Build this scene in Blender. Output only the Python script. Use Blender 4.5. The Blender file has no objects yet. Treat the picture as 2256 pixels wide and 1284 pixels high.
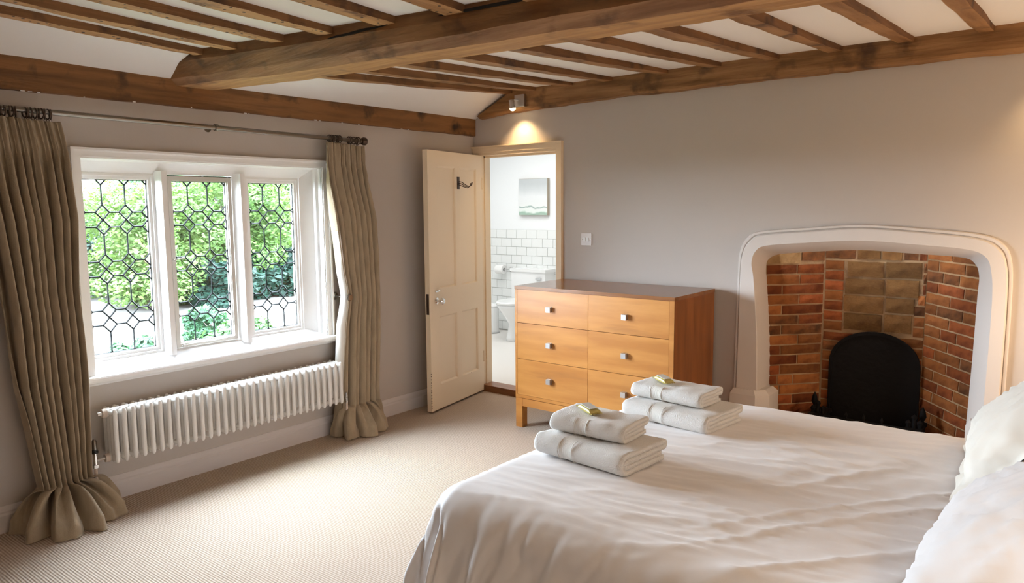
import bpy, bmesh, math, random
from mathutils import Vector, Matrix, noise
random.seed(7)
PI = math.pi
sc = bpy.context.scene
COL = sc.collection

# ------------------------------------------------------------------ camera
YAW, PITCH, ROLL, FPX = -0.667224, 0.113818, 0.00745897, 1611.17
f = Vector((math.sin(YAW)*math.cos(PITCH), math.cos(YAW)*math.cos(PITCH), -math.sin(PITCH)))
r = Vector((math.cos(YAW), -math.sin(YAW), 0))
d = f.cross(r)
r2 = r*math.cos(ROLL) + d*math.sin(ROLL)
d2 = d*math.cos(ROLL) - r*math.sin(ROLL)
cam = bpy.data.objects.new('camera', bpy.data.cameras.new('camera'))
COL.objects.link(cam)
cam.data.sensor_width = 36.0
cam.data.lens = FPX/2256*36
cam.data.clip_start = 0.02
M = Matrix.Identity(4)
for i in range(3):
    M[i][0], M[i][1], M[i][2] = r2[i], -d2[i], -f[i]
M[0][3], M[1][3], M[2][3] = 3.932, -4.504, 1.5
cam.matrix_world = M
sc.camera = cam

# ------------------------------------------------------------------ world, light, exposure
SKY = 60.0
w = bpy.data.worlds.new('sky'); sc.world = w; w.use_nodes = True
nt = w.node_tree; nt.nodes.clear()
o_ = nt.nodes.new('ShaderNodeOutputWorld'); b_ = nt.nodes.new('ShaderNodeBackground')
g_ = nt.nodes.new('ShaderNodeTexCoord'); s_ = nt.nodes.new('ShaderNodeSeparateXYZ'); c_ = nt.nodes.new('ShaderNodeValToRGB')
nt.links.new(g_.outputs['Generated'], s_.inputs[0]); nt.links.new(s_.outputs[2], c_.inputs[0])
c_.color_ramp.elements[0].position = 0.0; c_.color_ramp.elements[0].color = (0.76, 0.87, 1.0, 1)
c_.color_ramp.elements[1].position = 1.0; c_.color_ramp.elements[1].color = (0.72, 0.85, 1.0, 1)
nt.links.new(c_.outputs[0], b_.inputs[0]); b_.inputs[1].default_value = SKY
nt.links.new(b_.outputs[0], o_.inputs[0])
def light(name, typ, loc, energy, color, rot=None, target=None, **kw):
    l = bpy.data.lights.new(name, typ); l.energy = energy; l.color = color
    o = bpy.data.objects.new(name, l); COL.objects.link(o); o.location = loc
    if target is not None:
        o.rotation_euler = (Vector(target)-Vector(loc)).to_track_quat('-Z', 'Y').to_euler()
    if rot: o.rotation_euler = rot
    for k, v in kw.items(): setattr(l, k, v)
    return o
def portal(loc, rot, sx, sy):
    o = light('portal', 'AREA', loc, 1, (1,1,1), rot=rot, shape='RECTANGLE', size=sx, size_y=sy)
    o.data.cycles.is_portal = True
    return o
portal((-0.16, -2.23, 1.22), (0, -PI/2, 0), 1.2, 1.6)
WARM = (1.0, 0.72, 0.46)
# warm lamps of the room: bedside lamps at the head of the bed, ceiling lamp of the bathroom
light('bedside_light', 'POINT', (4.2, -0.50, 1.0), 15, WARM, shadow_soft_size=0.09)
light('bedside_light', 'POINT', (4.2, -3.35, 1.25), 9, WARM, shadow_soft_size=0.09)
light('bathroom_light', 'AREA', (-0.7, 1.0, 2.3), 18, (1.0, 0.99, 0.97), rot=(0, 0, 0), shape='RECTANGLE', size=1.2, size_y=1.2)
sc.view_settings.view_transform = 'Standard'
sc.view_settings.look = 'None'
sc.view_settings.gamma = 1.0
sc.view_settings.use_curve_mapping = False
sc.view_settings.exposure = 0.62
sc.cycles.use_denoising = True
sc.cycles.max_bounces = 10
sc.cycles.diffuse_bounces = 6
sc.cycles.glossy_bounces = 4
sc.cycles.transparent_max_bounces = 12
sc.cycles.sample_clamp_indirect = 8.0
sc.cycles.caustics_reflective = False
sc.cycles.caustics_refractive = False

# ------------------------------------------------------------------ materials
def mat(name, col, rough=0.6, metal=0.0, spec=0.5, bump=None, var=None, coord='Object', sheen=0.0, extra=None):
    """bump = (scale, strength, (sx,sy,sz)) ; var = (colour2, scale, (sx,sy,sz), lo, hi)"""
    m = bpy.data.materials.new(name); m.use_nodes = True
    n = m.node_tree.nodes; l = m.node_tree.links
    p = n['Principled BSDF']
    p.inputs['Base Color'].default_value = (*col, 1); p.inputs['Roughness'].default_value = rough
    p.inputs['Metallic'].default_value = metal; p.inputs['Specular IOR Level'].default_value = spec
    if sheen: p.inputs['Sheen Weight'].default_value = sheen
    tc = n.new('ShaderNodeTexCoord')
    def tex(scale, s3, detail=4, kind='ShaderNodeTexNoise'):
        mp = n.new('ShaderNodeMapping'); mp.inputs['Scale'].default_value = s3
        l.new(tc.outputs[coord], mp.inputs[0]); t = n.new(kind)
        t.inputs['Scale'].default_value = scale
        if kind == 'ShaderNodeTexNoise': t.inputs['Detail'].default_value = detail
        l.new(mp.outputs[0], t.inputs['Vector']); return t
    last = None
    if var:
        vs = var if isinstance(var, list) else [var]
        cur = None
        for v in vs:
            t = tex(v[1], v[2], 5); mr = n.new('ShaderNodeMapRange')
            mr.inputs[1].default_value = v[3]; mr.inputs[2].default_value = v[4]
            l.new(t.outputs[0], mr.inputs[0])
            mx = n.new('ShaderNodeMix'); mx.data_type = 'RGBA'
            l.new(mr.outputs[0], mx.inputs['Factor'])
            if cur is None: mx.inputs[6].default_value = (*col, 1)
            else: l.new(cur, mx.inputs[6])
            mx.inputs[7].default_value = (*v[0], 1); cur = mx.outputs[2]
        l.new(cur, p.inputs['Base Color']); last = cur
    if bump:
        t = tex(bump[0], bump[2]); bp = n.new('ShaderNodeBump'); bp.inputs['Strength'].default_value = bump[1]
        bp.inputs['Distance'].default_value = 0.01
        l.new(t.outputs[0], bp.inputs['Height']); l.new(bp.outputs[0], p.inputs['Normal'])
    if extra: extra(m, n, l, p, tc, last)
    return m

def holes(m, n, l, p, tc, last):           # dark knots and worm / nail holes
    v = n.new('ShaderNodeTexVoronoi'); v.inputs['Scale'].default_value = 27
    l.new(tc.outputs['Object'], v.inputs['Vector'])
    mr = n.new('ShaderNodeMapRange'); mr.inputs[1].default_value = 0.17; mr.inputs[2].default_value = 0.22
    l.new(v.outputs['Distance'], mr.inputs[0])
    mx = n.new('ShaderNodeMix'); mx.data_type = 'RGBA'; mx.inputs[6].default_value = (0.03, 0.014, 0.006, 1)
    l.new(mr.outputs[0], mx.inputs['Factor']); l.new(last, mx.inputs[7]); l.new(mx.outputs[2], p.inputs['Base Color'])

PAINT = (0.55, 0.495, 0.45)
m_wall = mat('wall_paint', PAINT, 0.75, bump=(60, 0.05, (1,1,1)))
m_ceil = mat('ceiling_plaster', (0.88, 0.85, 0.81), 0.85, bump=(5, 0.25, (1,1,1)))
m_white = mat('white_gloss_paint', (0.88, 0.87, 0.86), 0.35)
m_skirt = mat('skirting_paint', (0.70, 0.65, 0.63), 0.4)
m_casement = mat('casement_metal_paint', (0.60, 0.57, 0.52), 0.4)
m_cream = mat('cream_door_paint', (0.88, 0.73, 0.53), 0.38, bump=(9, 0.08, (1,1,1)))
m_chip = mat('chipped_bare_wood', (0.16, 0.08, 0.04), 0.8)
def wood(name, c1, c2, c3, axis, hol=False):
    s = {'x': (0.8, 9, 9), 'y': (9, 0.8, 9), 'z': (9, 9, 0.8)}[axis]
    return mat(name, c1, 0.62, spec=0.3, var=[(c2, 2.2, s, 0.38, 0.66), (c3, 5, (1.2,1.2,1.2) if not hol else (2,2,2), 0.56, 0.70)],
               bump=(6, 0.6, s), extra=holes if hol else None)
m_beamx = wood('old_oak_across', (0.36, 0.185, 0.075), (0.17, 0.078, 0.026), (0.085, 0.04, 0.017), 'x')
m_beamy = wood('old_oak_wall_plate', (0.26, 0.12, 0.042), (0.14, 0.062, 0.022), (0.035, 0.02, 0.012), 'y')
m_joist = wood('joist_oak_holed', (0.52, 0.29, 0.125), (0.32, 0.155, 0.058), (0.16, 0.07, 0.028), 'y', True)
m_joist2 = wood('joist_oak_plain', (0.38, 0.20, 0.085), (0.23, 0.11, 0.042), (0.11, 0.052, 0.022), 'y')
m_jside = wood('joist_side_shaded_oak', (0.22, 0.10, 0.034), (0.12, 0.052, 0.018), (0.06, 0.026, 0.012), 'y')  # darker than the undersides: shade on the joist sides put into the colour
m_bside = wood('beam_side_shaded_oak', (0.25, 0.118, 0.042), (0.13, 0.055, 0.019), (0.06, 0.028, 0.013), 'x')  # shade on the beam's upright side put into the colour
m_bcham = wood('beam_chamfer_oak', (0.38, 0.20, 0.095), (0.21, 0.10, 0.045), (0.11, 0.055, 0.028), 'x')  # mid tone: half-shade of the chamfer put into the colour
m_bbot = wood('beam_soffit_lit_oak', (0.50, 0.28, 0.115), (0.34, 0.17, 0.065), (0.18, 0.085, 0.035), 'x')  # lighter tone: floor bounce on the soffit put into the colour
m_crack_shade = mat('crack_and_gap_shade', (0.012, 0.007, 0.004), 0.95)  # timber cracks, and shade painted into the casement gap and chest inside
def carpet_x(m, n, l, p, tc, last):
    wv = n.new('ShaderNodeTexWave'); wv.bands_direction = 'Y'; wv.inputs['Scale'].default_value = 27
    wv.inputs['Distortion'].default_value = 2.2; wv.inputs['Detail'].default_value = 3; wv.inputs['Detail Scale'].default_value = 9
    l.new(tc.outputs['Object'], wv.inputs['Vector'])
    nz = n.new('ShaderNodeTexNoise'); nz.inputs['Scale'].default_value = 170; nz.inputs['Detail'].default_value = 2
    l.new(tc.outputs['Object'], nz.inputs['Vector'])
    ad = n.new('ShaderNodeMath'); ad.operation = 'ADD'; l.new(wv.outputs['Fac'], ad.inputs[0]); l.new(nz.outputs[0], ad.inputs[1])
    bp = n.new('ShaderNodeBump'); bp.inputs['Strength'].default_value = 0.9; bp.inputs['Distance'].default_value = 0.006
    l.new(ad.outputs[0], bp.inputs['Height']); l.new(bp.outputs[0], p.inputs['Normal'])
    mx = n.new('ShaderNodeMix'); mx.data_type = 'RGBA'; mx.inputs[6].default_value = (0.50, 0.37, 0.265, 1); mx.inputs[7].default_value = (0.75, 0.625, 0.52, 1)
    mr = n.new('ShaderNodeMapRange'); mr.inputs[1].default_value = 0.5; mr.inputs[2].default_value = 1.4
    l.new(ad.outputs[0], mr.inputs[0]); l.new(mr.outputs[0], mx.inputs['Factor']); l.new(mx.outputs[2], p.inputs['Base Color'])
m_carpet = mat('ribbed_loop_carpet', (0.5, 0.4, 0.3), 0.95, spec=0.1, extra=carpet_x)
def chestwood(name, axis, seed):
    s = {'x': (0.9, 7, 7), 'y': (7, 0.9, 7), 'z': (7, 7, 0.9)}[axis]
    def off(m, n, l, p, tc, last):
        for nd in n:
            if nd.type == 'MAPPING': nd.inputs['Location'].default_value = (seed*1.7, seed*2.3, seed*0.9)
    return mat(name, (0.56, 0.25, 0.062), 0.32, spec=0.5, var=[((0.44, 0.175, 0.038), 2.0, s, 0.35, 0.62), ((0.33, 0.13, 0.035), 1.3, (s[0]*1.1, s[1]*1.1, s[2]*1.1), 0.60, 0.78)], extra=off)
m_draw = [chestwood('drawer_veneer', 'x', i) for i in range(6)]
m_chx = chestwood('chest_rail_wood', 'x', 9)
m_chz = mat('chest_side_veneer', (0.33, 0.115, 0.028), 0.35, var=((0.20, 0.065, 0.016), 2, (6, 6, 0.8), 0.35, 0.65))
m_chtop = mat('chest_top_veneer', (0.34, 0.15, 0.06), 0.22, var=((0.24, 0.10, 0.04), 2, (0.8, 7, 7), 0.35, 0.65))
m_steel = mat('brushed_steel', (0.62, 0.62, 0.63), 0.32, metal=1.0)
m_chrome = mat('chrome', (0.8, 0.8, 0.8), 0.12, metal=1.0)
m_pewter = mat('pewter_pole', (0.24, 0.205, 0.17), 0.30, metal=1.0)
m_bronze = mat('dark_bronze', (0.10, 0.07, 0.055), 0.35, metal=0.8)
m_lead = mat('lead_came', (0.010, 0.011, 0.011), 0.7, spec=0.1)
m_black = mat('black_plastic', (0.02, 0.02, 0.02), 0.4)
m_rad = mat('radiator_enamel', (0.83, 0.81, 0.78), 0.35)
m_pipe = mat('painted_pipe', (0.72, 0.60, 0.50), 0.4)
m_curt = mat('olive_linen', (0.40, 0.315, 0.215), 0.85, spec=0.15, sheen=0.2, bump=(220, 0.25, (1,1,1)), var=((0.33, 0.26, 0.175), 30, (1,1,0.3), 0.4, 0.7))
m_lining = mat('cream_lining', (0.78, 0.75, 0.70), 0.85, spec=0.1)
m_stone = mat('painted_stone_surround', (0.70, 0.645, 0.60), 0.7, bump=(7, 0.12, (1,1,1)))
m_mortar = mat('lime_mortar', (0.46, 0.31, 0.17), 0.95, bump=(40, 0.8, (1,1,1)), var=((0.26, 0.155, 0.08), 4, (1,1,1), 0.4, 0.65))
def brickmat(name, c, c2):
    def rnd(m, n, l, p, tc, last):
        oi = n.new('ShaderNodeObjectInfo'); hs = n.new('ShaderNodeHueSaturation')
        mr = n.new('ShaderNodeMapRange'); mr.inputs[3].default_value = 0.6; mr.inputs[4].default_value = 1.35
        l.new(oi.outputs['Random'], mr.inputs[0]); l.new(mr.outputs[0], hs.inputs['Value'])
        l.new(last, hs.inputs['Color']); l.new(hs.outputs[0], p.inputs['Base Color'])
    return mat(name, c, 0.9, spec=0.2, bump=(22, 0.9, (1,1,1)), var=(c2, 14, (1,1,1), 0.42, 0.66), extra=rnd)
m_bricks = [brickmat('red_brick', (0.29, 0.082, 0.024), (0.16, 0.04, 0.014)), brickmat('orange_brick', (0.32, 0.118, 0.034), (0.20, 0.065, 0.02)),
            brickmat('sooty_brick', (0.20, 0.075, 0.026), (0.08, 0.034, 0.014))]
m_fstone = brickmat('brown_sandstone', (0.22, 0.112, 0.038), (0.13, 0.06, 0.02))
m_pale = brickmat('pale_sandstone', (0.30, 0.19, 0.09), (0.20, 0.12, 0.05))
m_iron = mat('black_cast_iron', (0.006, 0.005, 0.005), 0.75, spec=0.2, bump=(18, 0.6, (1,1,1)))
m_soot = mat('soot', (0.004, 0.003, 0.003), 1.0, spec=0.0)
def cotton_x(m, n, l, p, tc, last):
    nz = n.new('ShaderNodeTexNoise'); nz.inputs['Scale'].default_value = 9; nz.inputs['Detail'].default_value = 3
    l.new(tc.outputs['Object'], nz.inputs['Vector'])
    bp = n.new('ShaderNodeBump'); bp.inputs['Strength'].default_value = 0.10; bp.inputs['Distance'].default_value = 0.02
    l.new(nz.outputs[0], bp.inputs['Height']); l.new(bp.outputs[0], p.inputs['Normal'])
m_cotton = mat('white_cotton_sateen', (0.82, 0.79, 0.78), 0.55, spec=0.35, sheen=0.15, extra=cotton_x)
m_pcream = mat('cream_pillow_cotton', (0.80, 0.765, 0.69), 0.55, spec=0.35, sheen=0.15)
m_towel = mat('terry_towelling', (0.82, 0.79, 0.75), 0.95, spec=0.05, sheen=0.3, bump=(260, 0.7, (1,1,1)))
def ribs(m, n, l, p, tc, last):
    wv = n.new('ShaderNodeTexWave'); wv.bands_direction = 'X'; wv.inputs['Scale'].default_value = 60
    l.new(tc.outputs['Object'], wv.inputs['Vector'])
    bp = n.new('ShaderNodeBump'); bp.inputs['Strength'].default_value = 0.6; bp.inputs['Distance'].default_value = 0.003
    l.new(wv.outputs['Fac'], bp.inputs['Height']); l.new(bp.outputs[0], p.inputs['Normal'])
m_dobby = mat('towel_border_weave', (0.80, 0.77, 0.72), 0.8, extra=ribs)
m_gold = mat('gold_wrapper', (0.55, 0.47, 0.16), 0.35, metal=0.3)
m_cello = mat('pale_card', (0.72, 0.71, 0.66), 0.3)
m_mattress = mat('mattress_ticking', (0.6, 0.57, 0.53), 0.9)
m_bedwood = mat('bed_walnut', (0.13, 0.055, 0.03), 0.45)
m_tile = mat('white_metro_glaze', (0.80, 0.82, 0.81), 0.12)
m_grout = mat('grey_grout', (0.50, 0.50, 0.48), 0.9)
m_bwall = mat('bathroom_paint', (0.84, 0.86, 0.87), 0.7)
m_bfloor = mat('bathroom_floor_vinyl', (0.80, 0.77, 0.73), 0.35)
m_china = mat('sanitary_china', (0.85, 0.86, 0.86), 0.1)
m_paper = mat('tissue_paper', (0.85, 0.85, 0.84), 0.9)
m_thresh = mat('varnished_threshold', (0.30, 0.12, 0.04), 0.35, var=((0.20, 0.075, 0.025), 3, (1, 8, 8), 0.4, 0.65))
def paint_x(m, n, l, p, tc, last):
    sp = n.new('ShaderNodeSeparateXYZ'); l.new(tc.outputs['Generated'], sp.inputs[0])
    nz = n.new('ShaderNodeTexNoise'); nz.inputs['Scale'].default_value = 3; l.new(tc.outputs['Generated'], nz.inputs['Vector'])
    ma = n.new('ShaderNodeMath'); ma.operation = 'MULTIPLY_ADD'; ma.inputs[1].default_value = 0.22; l.new(nz.outputs[0], ma.inputs[0]); l.new(sp.outputs[2], ma.inputs[2])
    cr = n.new('ShaderNodeValToRGB'); e = cr.color_ramp.elements
    e[0].position = 0.0; e[0].color = (0.60, 0.68, 0.62, 1); e[1].position = 1.15 if False else 1.0; e[1].color = (0.50, 0.53, 0.54, 1)
    for pos, c in ((0.16, (0.30, 0.45, 0.36)), (0.22, (0.72, 0.78, 0.74)), (0.30, (0.75, 0.78, 0.76)), (0.335, (0.25, 0.36, 0.33)), (0.36, (0.74, 0.76, 0.75)), (0.6, (0.72, 0.74, 0.75)), (0.8, (0.58, 0.61, 0.62))):
        q = e.new(pos); q.color = (*c, 1)
    l.new(ma.outputs[0], cr.inputs[0]); l.new(cr.outputs[0], p.inputs['Base Color'])
m_art = mat('seascape_paint', (0.7, 0.7, 0.7), 0.6, extra=paint_x)
m_canvas = mat('canvas_edge', (0.42, 0.36, 0.28), 0.8)
m_leaf = []
for i, c in enumerate([(0.019, 0.048, 0.016), (0.031, 0.062, 0.015), (0.004, 0.016, 0.011), (0.012, 0.038, 0.017)]):
    def lf(m, n, l, p, tc, last, c=c):
        tr = n.new('ShaderNodeBsdfTranslucent'); tr.inputs[0].default_value = (c[0]*1.6, c[1]*1.5, c[2], 1)
        mx = n.new('ShaderNodeMixShader'); mx.inputs[0].default_value = 0.4
        out = n['Material Output']; l.new(p.outputs[0], mx.inputs[1]); l.new(tr.outputs[0], mx.inputs[2]); l.new(mx.outputs[0], out.inputs[0])
    m_leaf.append(mat('leaf_green', c, 0.6, spec=0.2, var=((c[0]*1.8, c[1]*1.5, c[2]*1.5), 0.7, (1,1,1), 0.4, 0.65), extra=lf))
m_bark = mat('bark', (0.06, 0.045, 0.035), 0.9)
m_grass = mat('lawn_grass', (0.017, 0.027, 0.005), 0.95, spec=0.02, var=((0.022, 0.030, 0.009), 0.25, (1,1,1), 0.42, 0.62))
m_gravel = mat('pale_gravel', (0.06, 0.055, 0.05), 0.95, spec=0.05, bump=(8, 0.5, (1,1,1)))
m_gstone = mat('garden_wall_stone', (0.045, 0.043, 0.037), 0.95, spec=0.05, var=((0.018, 0.017, 0.014), 3, (1,1,1), 0.45, 0.65))
# window glass: mostly clear with a weak mirror
m_glass = bpy.data.materials.new('old_window_glass'); m_glass.use_nodes = True
n = m_glass.node_tree.nodes; l = m_glass.node_tree.links; n.clear()
o_ = n.new('ShaderNodeOutputMaterial'); mx = n.new('ShaderNodeMixShader'); tr = n.new('ShaderNodeBsdfTransparent'); gl = n.new('ShaderNodeBsdfGlossy')
tr.inputs[0].default_value = (0.97, 0.985, 0.97, 1); gl.inputs['Roughness'].default_value = 0.02; mx.inputs[0].default_value = 0.05
l.new(tr.outputs[0], mx.inputs[1]); l.new(gl.outputs[0], mx.inputs[2]); l.new(mx.outputs[0], o_.inputs[0])
m_bulb = bpy.data.materials.new('lit_halogen_bulb'); m_bulb.use_nodes = True
p = m_bulb.node_tree.nodes['Principled BSDF']; p.inputs['Emission Color'].default_value = (1, 0.78, 0.45, 1); p.inputs['Emission Strength'].default_value = 14

# ------------------------------------------------------------------ mesh helpers
def tag(o, label=None, cat=None, group=None, kind=None):
    if label: o['label'] = label
    if cat: o['category'] = cat
    if group: o['group'] = group
    if kind: o['kind'] = kind
    return o
def empty(name, loc, label=None, cat=None, group=None, kind=None, rz=0):
    o = bpy.data.objects.new(name, None); COL.objects.link(o); o.location = loc; o.rotation_euler = (0, 0, rz)
    o.empty_display_size = 0.05
    return tag(o, label, cat, group, kind)
def link(name, me, parent=None, loc=None, rot=None):
    o = bpy.data.objects.new(name, me); COL.objects.link(o)
    if parent: o.parent = parent
    if loc is not None: o.location = loc
    if rot is not None: o.rotation_euler = rot
    return o
def mk(name, bm, mats, parent=None, smooth=False, loc=None, rot=None, bevel=0, seg=2, auto=False):
    """bm is in world space when parent is None or parent sits at the origin; otherwise in the parent's space"""
    me = bpy.data.meshes.new(name)
    if bevel:
        bmesh.ops.bevel(bm, geom=[e for e in bm.edges if len(e.link_faces) == 2 and e.calc_face_angle(0) > 0.5], offset=bevel, segments=seg, affect='EDGES', profile=0.5, clamp_overlap=True)
    bmesh.ops.recalc_face_normals(bm, faces=bm.faces)
    bm.to_mesh(me); bm.free()
    for m in (mats if isinstance(mats, (list, tuple)) else [mats]): me.materials.append(m)
    if smooth: me.shade_smooth()
    if auto:
        me.shade_smooth(); me.set_sharp_from_angle(angle=math.radians(35))
    return link(name, me, parent, loc, rot)
def box(bm, lo, hi, mi=0, mtx=None):
    v = [bm.verts.new((x, y, z)) for x in (lo[0], hi[0]) for y in (lo[1], hi[1]) for z in (lo[2], hi[2])]
    for q in ((0,1,3,2), (4,6,7,5), (0,4,5,1), (2,3,7,6), (0,2,6,4), (1,5,7,3)):
        fc = bm.faces.new([v[i] for i in q]); fc.material_index = mi
    if mtx is not None:
        for a in v: a.co = mtx @ a.co
    return v
def tube(bm, pts, rad, seg=10, caps=True, mi=0):
    pts = [Vector(p) for p in pts]; rings = []
    up = Vector((0, 0, 1))
    for i, p in enumerate(pts):
        t = (pts[min(i+1, len(pts)-1)] - pts[max(i-1, 0)]).normalized()
        a = t.cross(up)
        if a.length < 1e-3: a = t.cross(Vector((1, 0, 0)))
        a.normalize(); b = t.cross(a)
        rr = rad[i] if isinstance(rad, (list, tuple)) else rad
        rings.append([bm.verts.new(p + (a*math.cos(k*2*PI/seg) + b*math.sin(k*2*PI/seg))*rr) for k in range(seg)])
    for i in range(len(rings)-1):
        for k in range(seg):
            bm.faces.new((rings[i][k], rings[i][(k+1) % seg], rings[i+1][(k+1) % seg], rings[i+1][k])).material_index = mi
    if caps:
        bm.faces.new(rings[0]).material_index = mi; bm.faces.new(rings[-1]).material_index = mi
def lathe(bm, prof, mtx=None, seg=20, mi=0):
    """prof: list of (radius, height) around z"""
    rings = []
    for rr, h in prof:
        ring = [bm.verts.new((rr*math.cos(k*2*PI/seg), rr*math.sin(k*2*PI/seg), h)) for k in range(seg)]
        rings.append(ring)
    for i in range(len(rings)-1):
        for k in range(seg):
            bm.faces.new((rings[i][k], rings[i][(k+1) % seg], rings[i+1][(k+1) % seg], rings[i+1][k])).material_index = mi
    bm.faces.new(rings[0]); bm.faces.new(rings[-1])
    if mtx is not None:
        for ring in rings:
            for v in ring: v.co = mtx @ v.co
def torus(bm, c, R_, r_, axis='y', seg=18, sub=6, tilt=0.0):
    vs = []
    for i in range(seg):
        a = i*2*PI/seg; row = []
        for j in range(sub):
            b = j*2*PI/sub
            p = Vector(((R_ + r_*math.cos(b))*math.cos(a), r_*math.sin(b), (R_ + r_*math.cos(b))*math.sin(a)))
            if axis == 'x': p = Vector((p.y, p.x, p.z))
            if axis == 'z': p = Vector((p.x, p.z, p.y))
            p = Matrix.Rotation(tilt, 3, 'Z') @ p
            row.append(bm.verts.new(Vector(c) + p))
        vs.append(row)
    for i in range(seg):
        for j in range(sub):
            bm.faces.new((vs[i][j], vs[(i+1) % seg][j], vs[(i+1) % seg][(j+1) % sub], vs[i][(j+1) % sub]))
def grid(bm, rows, close=False, mi=0, mfun=None):
    vs = [[bm.verts.new(p) for p in rw] for rw in rows]
    for i in range(len(vs)-1):
        nj = len(vs[i])
        for j in range(nj if close else nj-1):
            fc = bm.faces.new((vs[i][j], vs[i][(j+1) % nj], vs[i+1][(j+1) % nj], vs[i+1][j]))
            fc.material_index = mfun(i, j) if mfun else mi
    return vs
def interp(tab, x):
    if x <= tab[0][0]: return tab[0][1]
    for (a, va), (b, vb) in zip(tab, tab[1:]):
        if x <= b:
            t = (x-a)/(b-a); t = t*t*(3-2*t) if False else t
            return va + (vb-va)*t
    return tab[-1][1]
def nz(x, y=0.0, z=0.0): return noise.noise(Vector((x, y, z)))
def NB(): return bmesh.new()
def timber(name, stations, mats, amp=0.004, seed=0, parent=None, step=0.07, mj=None):
    """stations: list of closed cross-sections (same length) along the timber; hewn surface by noise"""
    st = [[Vector(p) for p in s] for s in stations]; rows = []
    for a, b in zip(st, st[1:]):
        n_ = max(2, int((a[0]-b[0]).length/step))
        for k in range(n_): rows.append([p.lerp(q, k/n_) for p, q in zip(a, b)])
    rows.append(st[-1])
    out = []
    for s in rows:
        o = []
        for i, p in enumerate(s):
            k = Vector((nz(p.x*3+seed, p.y*3, p.z*3+i*5), nz(p.x*3+9, p.y*3+seed, i*7.1), nz(p.x*4, p.y*4, seed+i*3.3)))
            k2 = Vector((0, nz(p.x*14+seed, p.y*14, i*2.2), nz(p.x*14, p.y*14+seed, i*4.2)))
            o.append(p + k*amp*1.6 + k2*amp*0.7)
        out.append(o)
    bm = NB(); vs = grid(bm, out, close=True, mfun=(lambda i, j: mj.get(j, 0)) if mj else None)
    bm.faces.new(vs[0]); bm.faces.new(vs[-1])
    return mk(name, bm, mats, parent)

# ================================================================== SETTING
# room: x 0..4.6 (window wall at x=0), y -5.5..0 (fireplace wall at y=0)
XR, YF = 4.6, -5.6
bm = NB(); box(bm, (-0.15, YF-0.1, -0.08), (XR+0.1, 0.0, 0.0)); mk('floor', bm, m_carpet)['kind'] = 'structure'
# window wall with opening
WY0, WY1, WZ0, WZ1 = -2.975, -1.475, 0.66, 1.80
bm = NB()
for lo, hi in (((-0.15, YF, 0), (0, WY0, 2.42)), ((-0.15, WY1, 0), (0, 0.0, 2.42)), ((-0.15, WY0, 0), (0, WY1, WZ0)), ((-0.15, WY0, WZ1), (0, WY1, 2.42))):
    box(bm, lo, hi)
mk('wall_left', bm, m_wall)['kind'] = 'structure'
# fireplace wall with door and hearth openings
DX0, DX1, DZ = 0.055, 0.825, 1.925
bm = NB()
for lo, hi in (((-0.15, 0, 0), (DX0, 0.12, 2.6)), ((DX0, 0, DZ), (DX1, 0.12, 2.6)), ((DX1, 0, 0), (2.28, 0.12, 2.6)), ((2.28, 0, 1.29), (3.57, 0.12, 2.6)), ((3.57, 0, 0), (XR, 0.12, 2.6))):
    box(bm, lo, hi)
mk('wall_back', bm, m_wall)['kind'] = 'structure'
bm = NB(); box(bm, (XR, YF, 0), (XR+0.1, 0, 2.6)); mk('wall_right', bm, m_wall)['kind'] = 'structure'
bm = NB(); box(bm, (0, YF-0.1, 0), (XR, YF, 2.6)); mk('wall_front', bm, m_wall)['kind'] = 'structure'
# beam line (near side face of the main beam) and ceiling heights
def yb(x): return -2.53 + 0.165*x if x < 2.2 else -2.167 + 0.13*(x-2.2)
def zj(x, y):
    if y < yb(x): return 2.281 + 0.038*(yb(x)-y)
    return 2.355 - 0.066*(-0.08-y)
xs = [0.28 + (XR-0.28)*i/30 for i in range(31)]
for bay in ('near', 'far'):
    rows = []
    for j in range(25):
        row = []
        for x in xs:
            ya, yc = (YF, yb(x)+0.06) if bay == 'near' else (yb(x)+0.16, 0.0)
            y = ya + (yc-ya)*j/24
            z = zj(x, min(y, yb(x)-1e-4)) if bay == 'near' else zj(x, y)
            row.append((x, y, z + (0.031 if bay == 'near' else 0.024 - 0.008*y) + 0.003*nz(x*1.5, y*1.5)))
        rows.append(row)
    bm = NB(); grid(bm, rows); mk('ceiling', bm, m_ceil, smooth=True)['kind'] = 'structure'
# thicken: a slab above keeps daylight out
bm = NB(); box(bm, (-0.2, YF-0.1, 2.46), (XR+0.1, 0.12, 2.6)); mk('ceiling', bm, m_ceil)['kind'] = 'structure'
# sloping plaster between the wall plate and the first joists
for ya, yc in ((YF, yb(0.2)+0.1), (yb(0.2)+0.1, 0.0)):
    rows = []
    for j in range(31):
        y = ya + (yc-ya)*j/30; row = []
        far = ya > YF
        xe = 0.41 if far else 0.32
        zt = (zj(0.4, y) if far else zj(0.3, min(y, yb(0.3)-1e-4))) + 0.040
        for i in range(9):
            t = i/8; x = -0.02 + (xe+0.02)*t
            z = 2.178 + (zt-2.178)*t + 0.002*nz(x*3, y*2, 4)
            row.append((x, y, z))
        rows.append(row)
    bm = NB(); grid(bm, rows); mk('ceiling', bm, m_ceil, smooth=True)['kind'] = 'structure'
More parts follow.
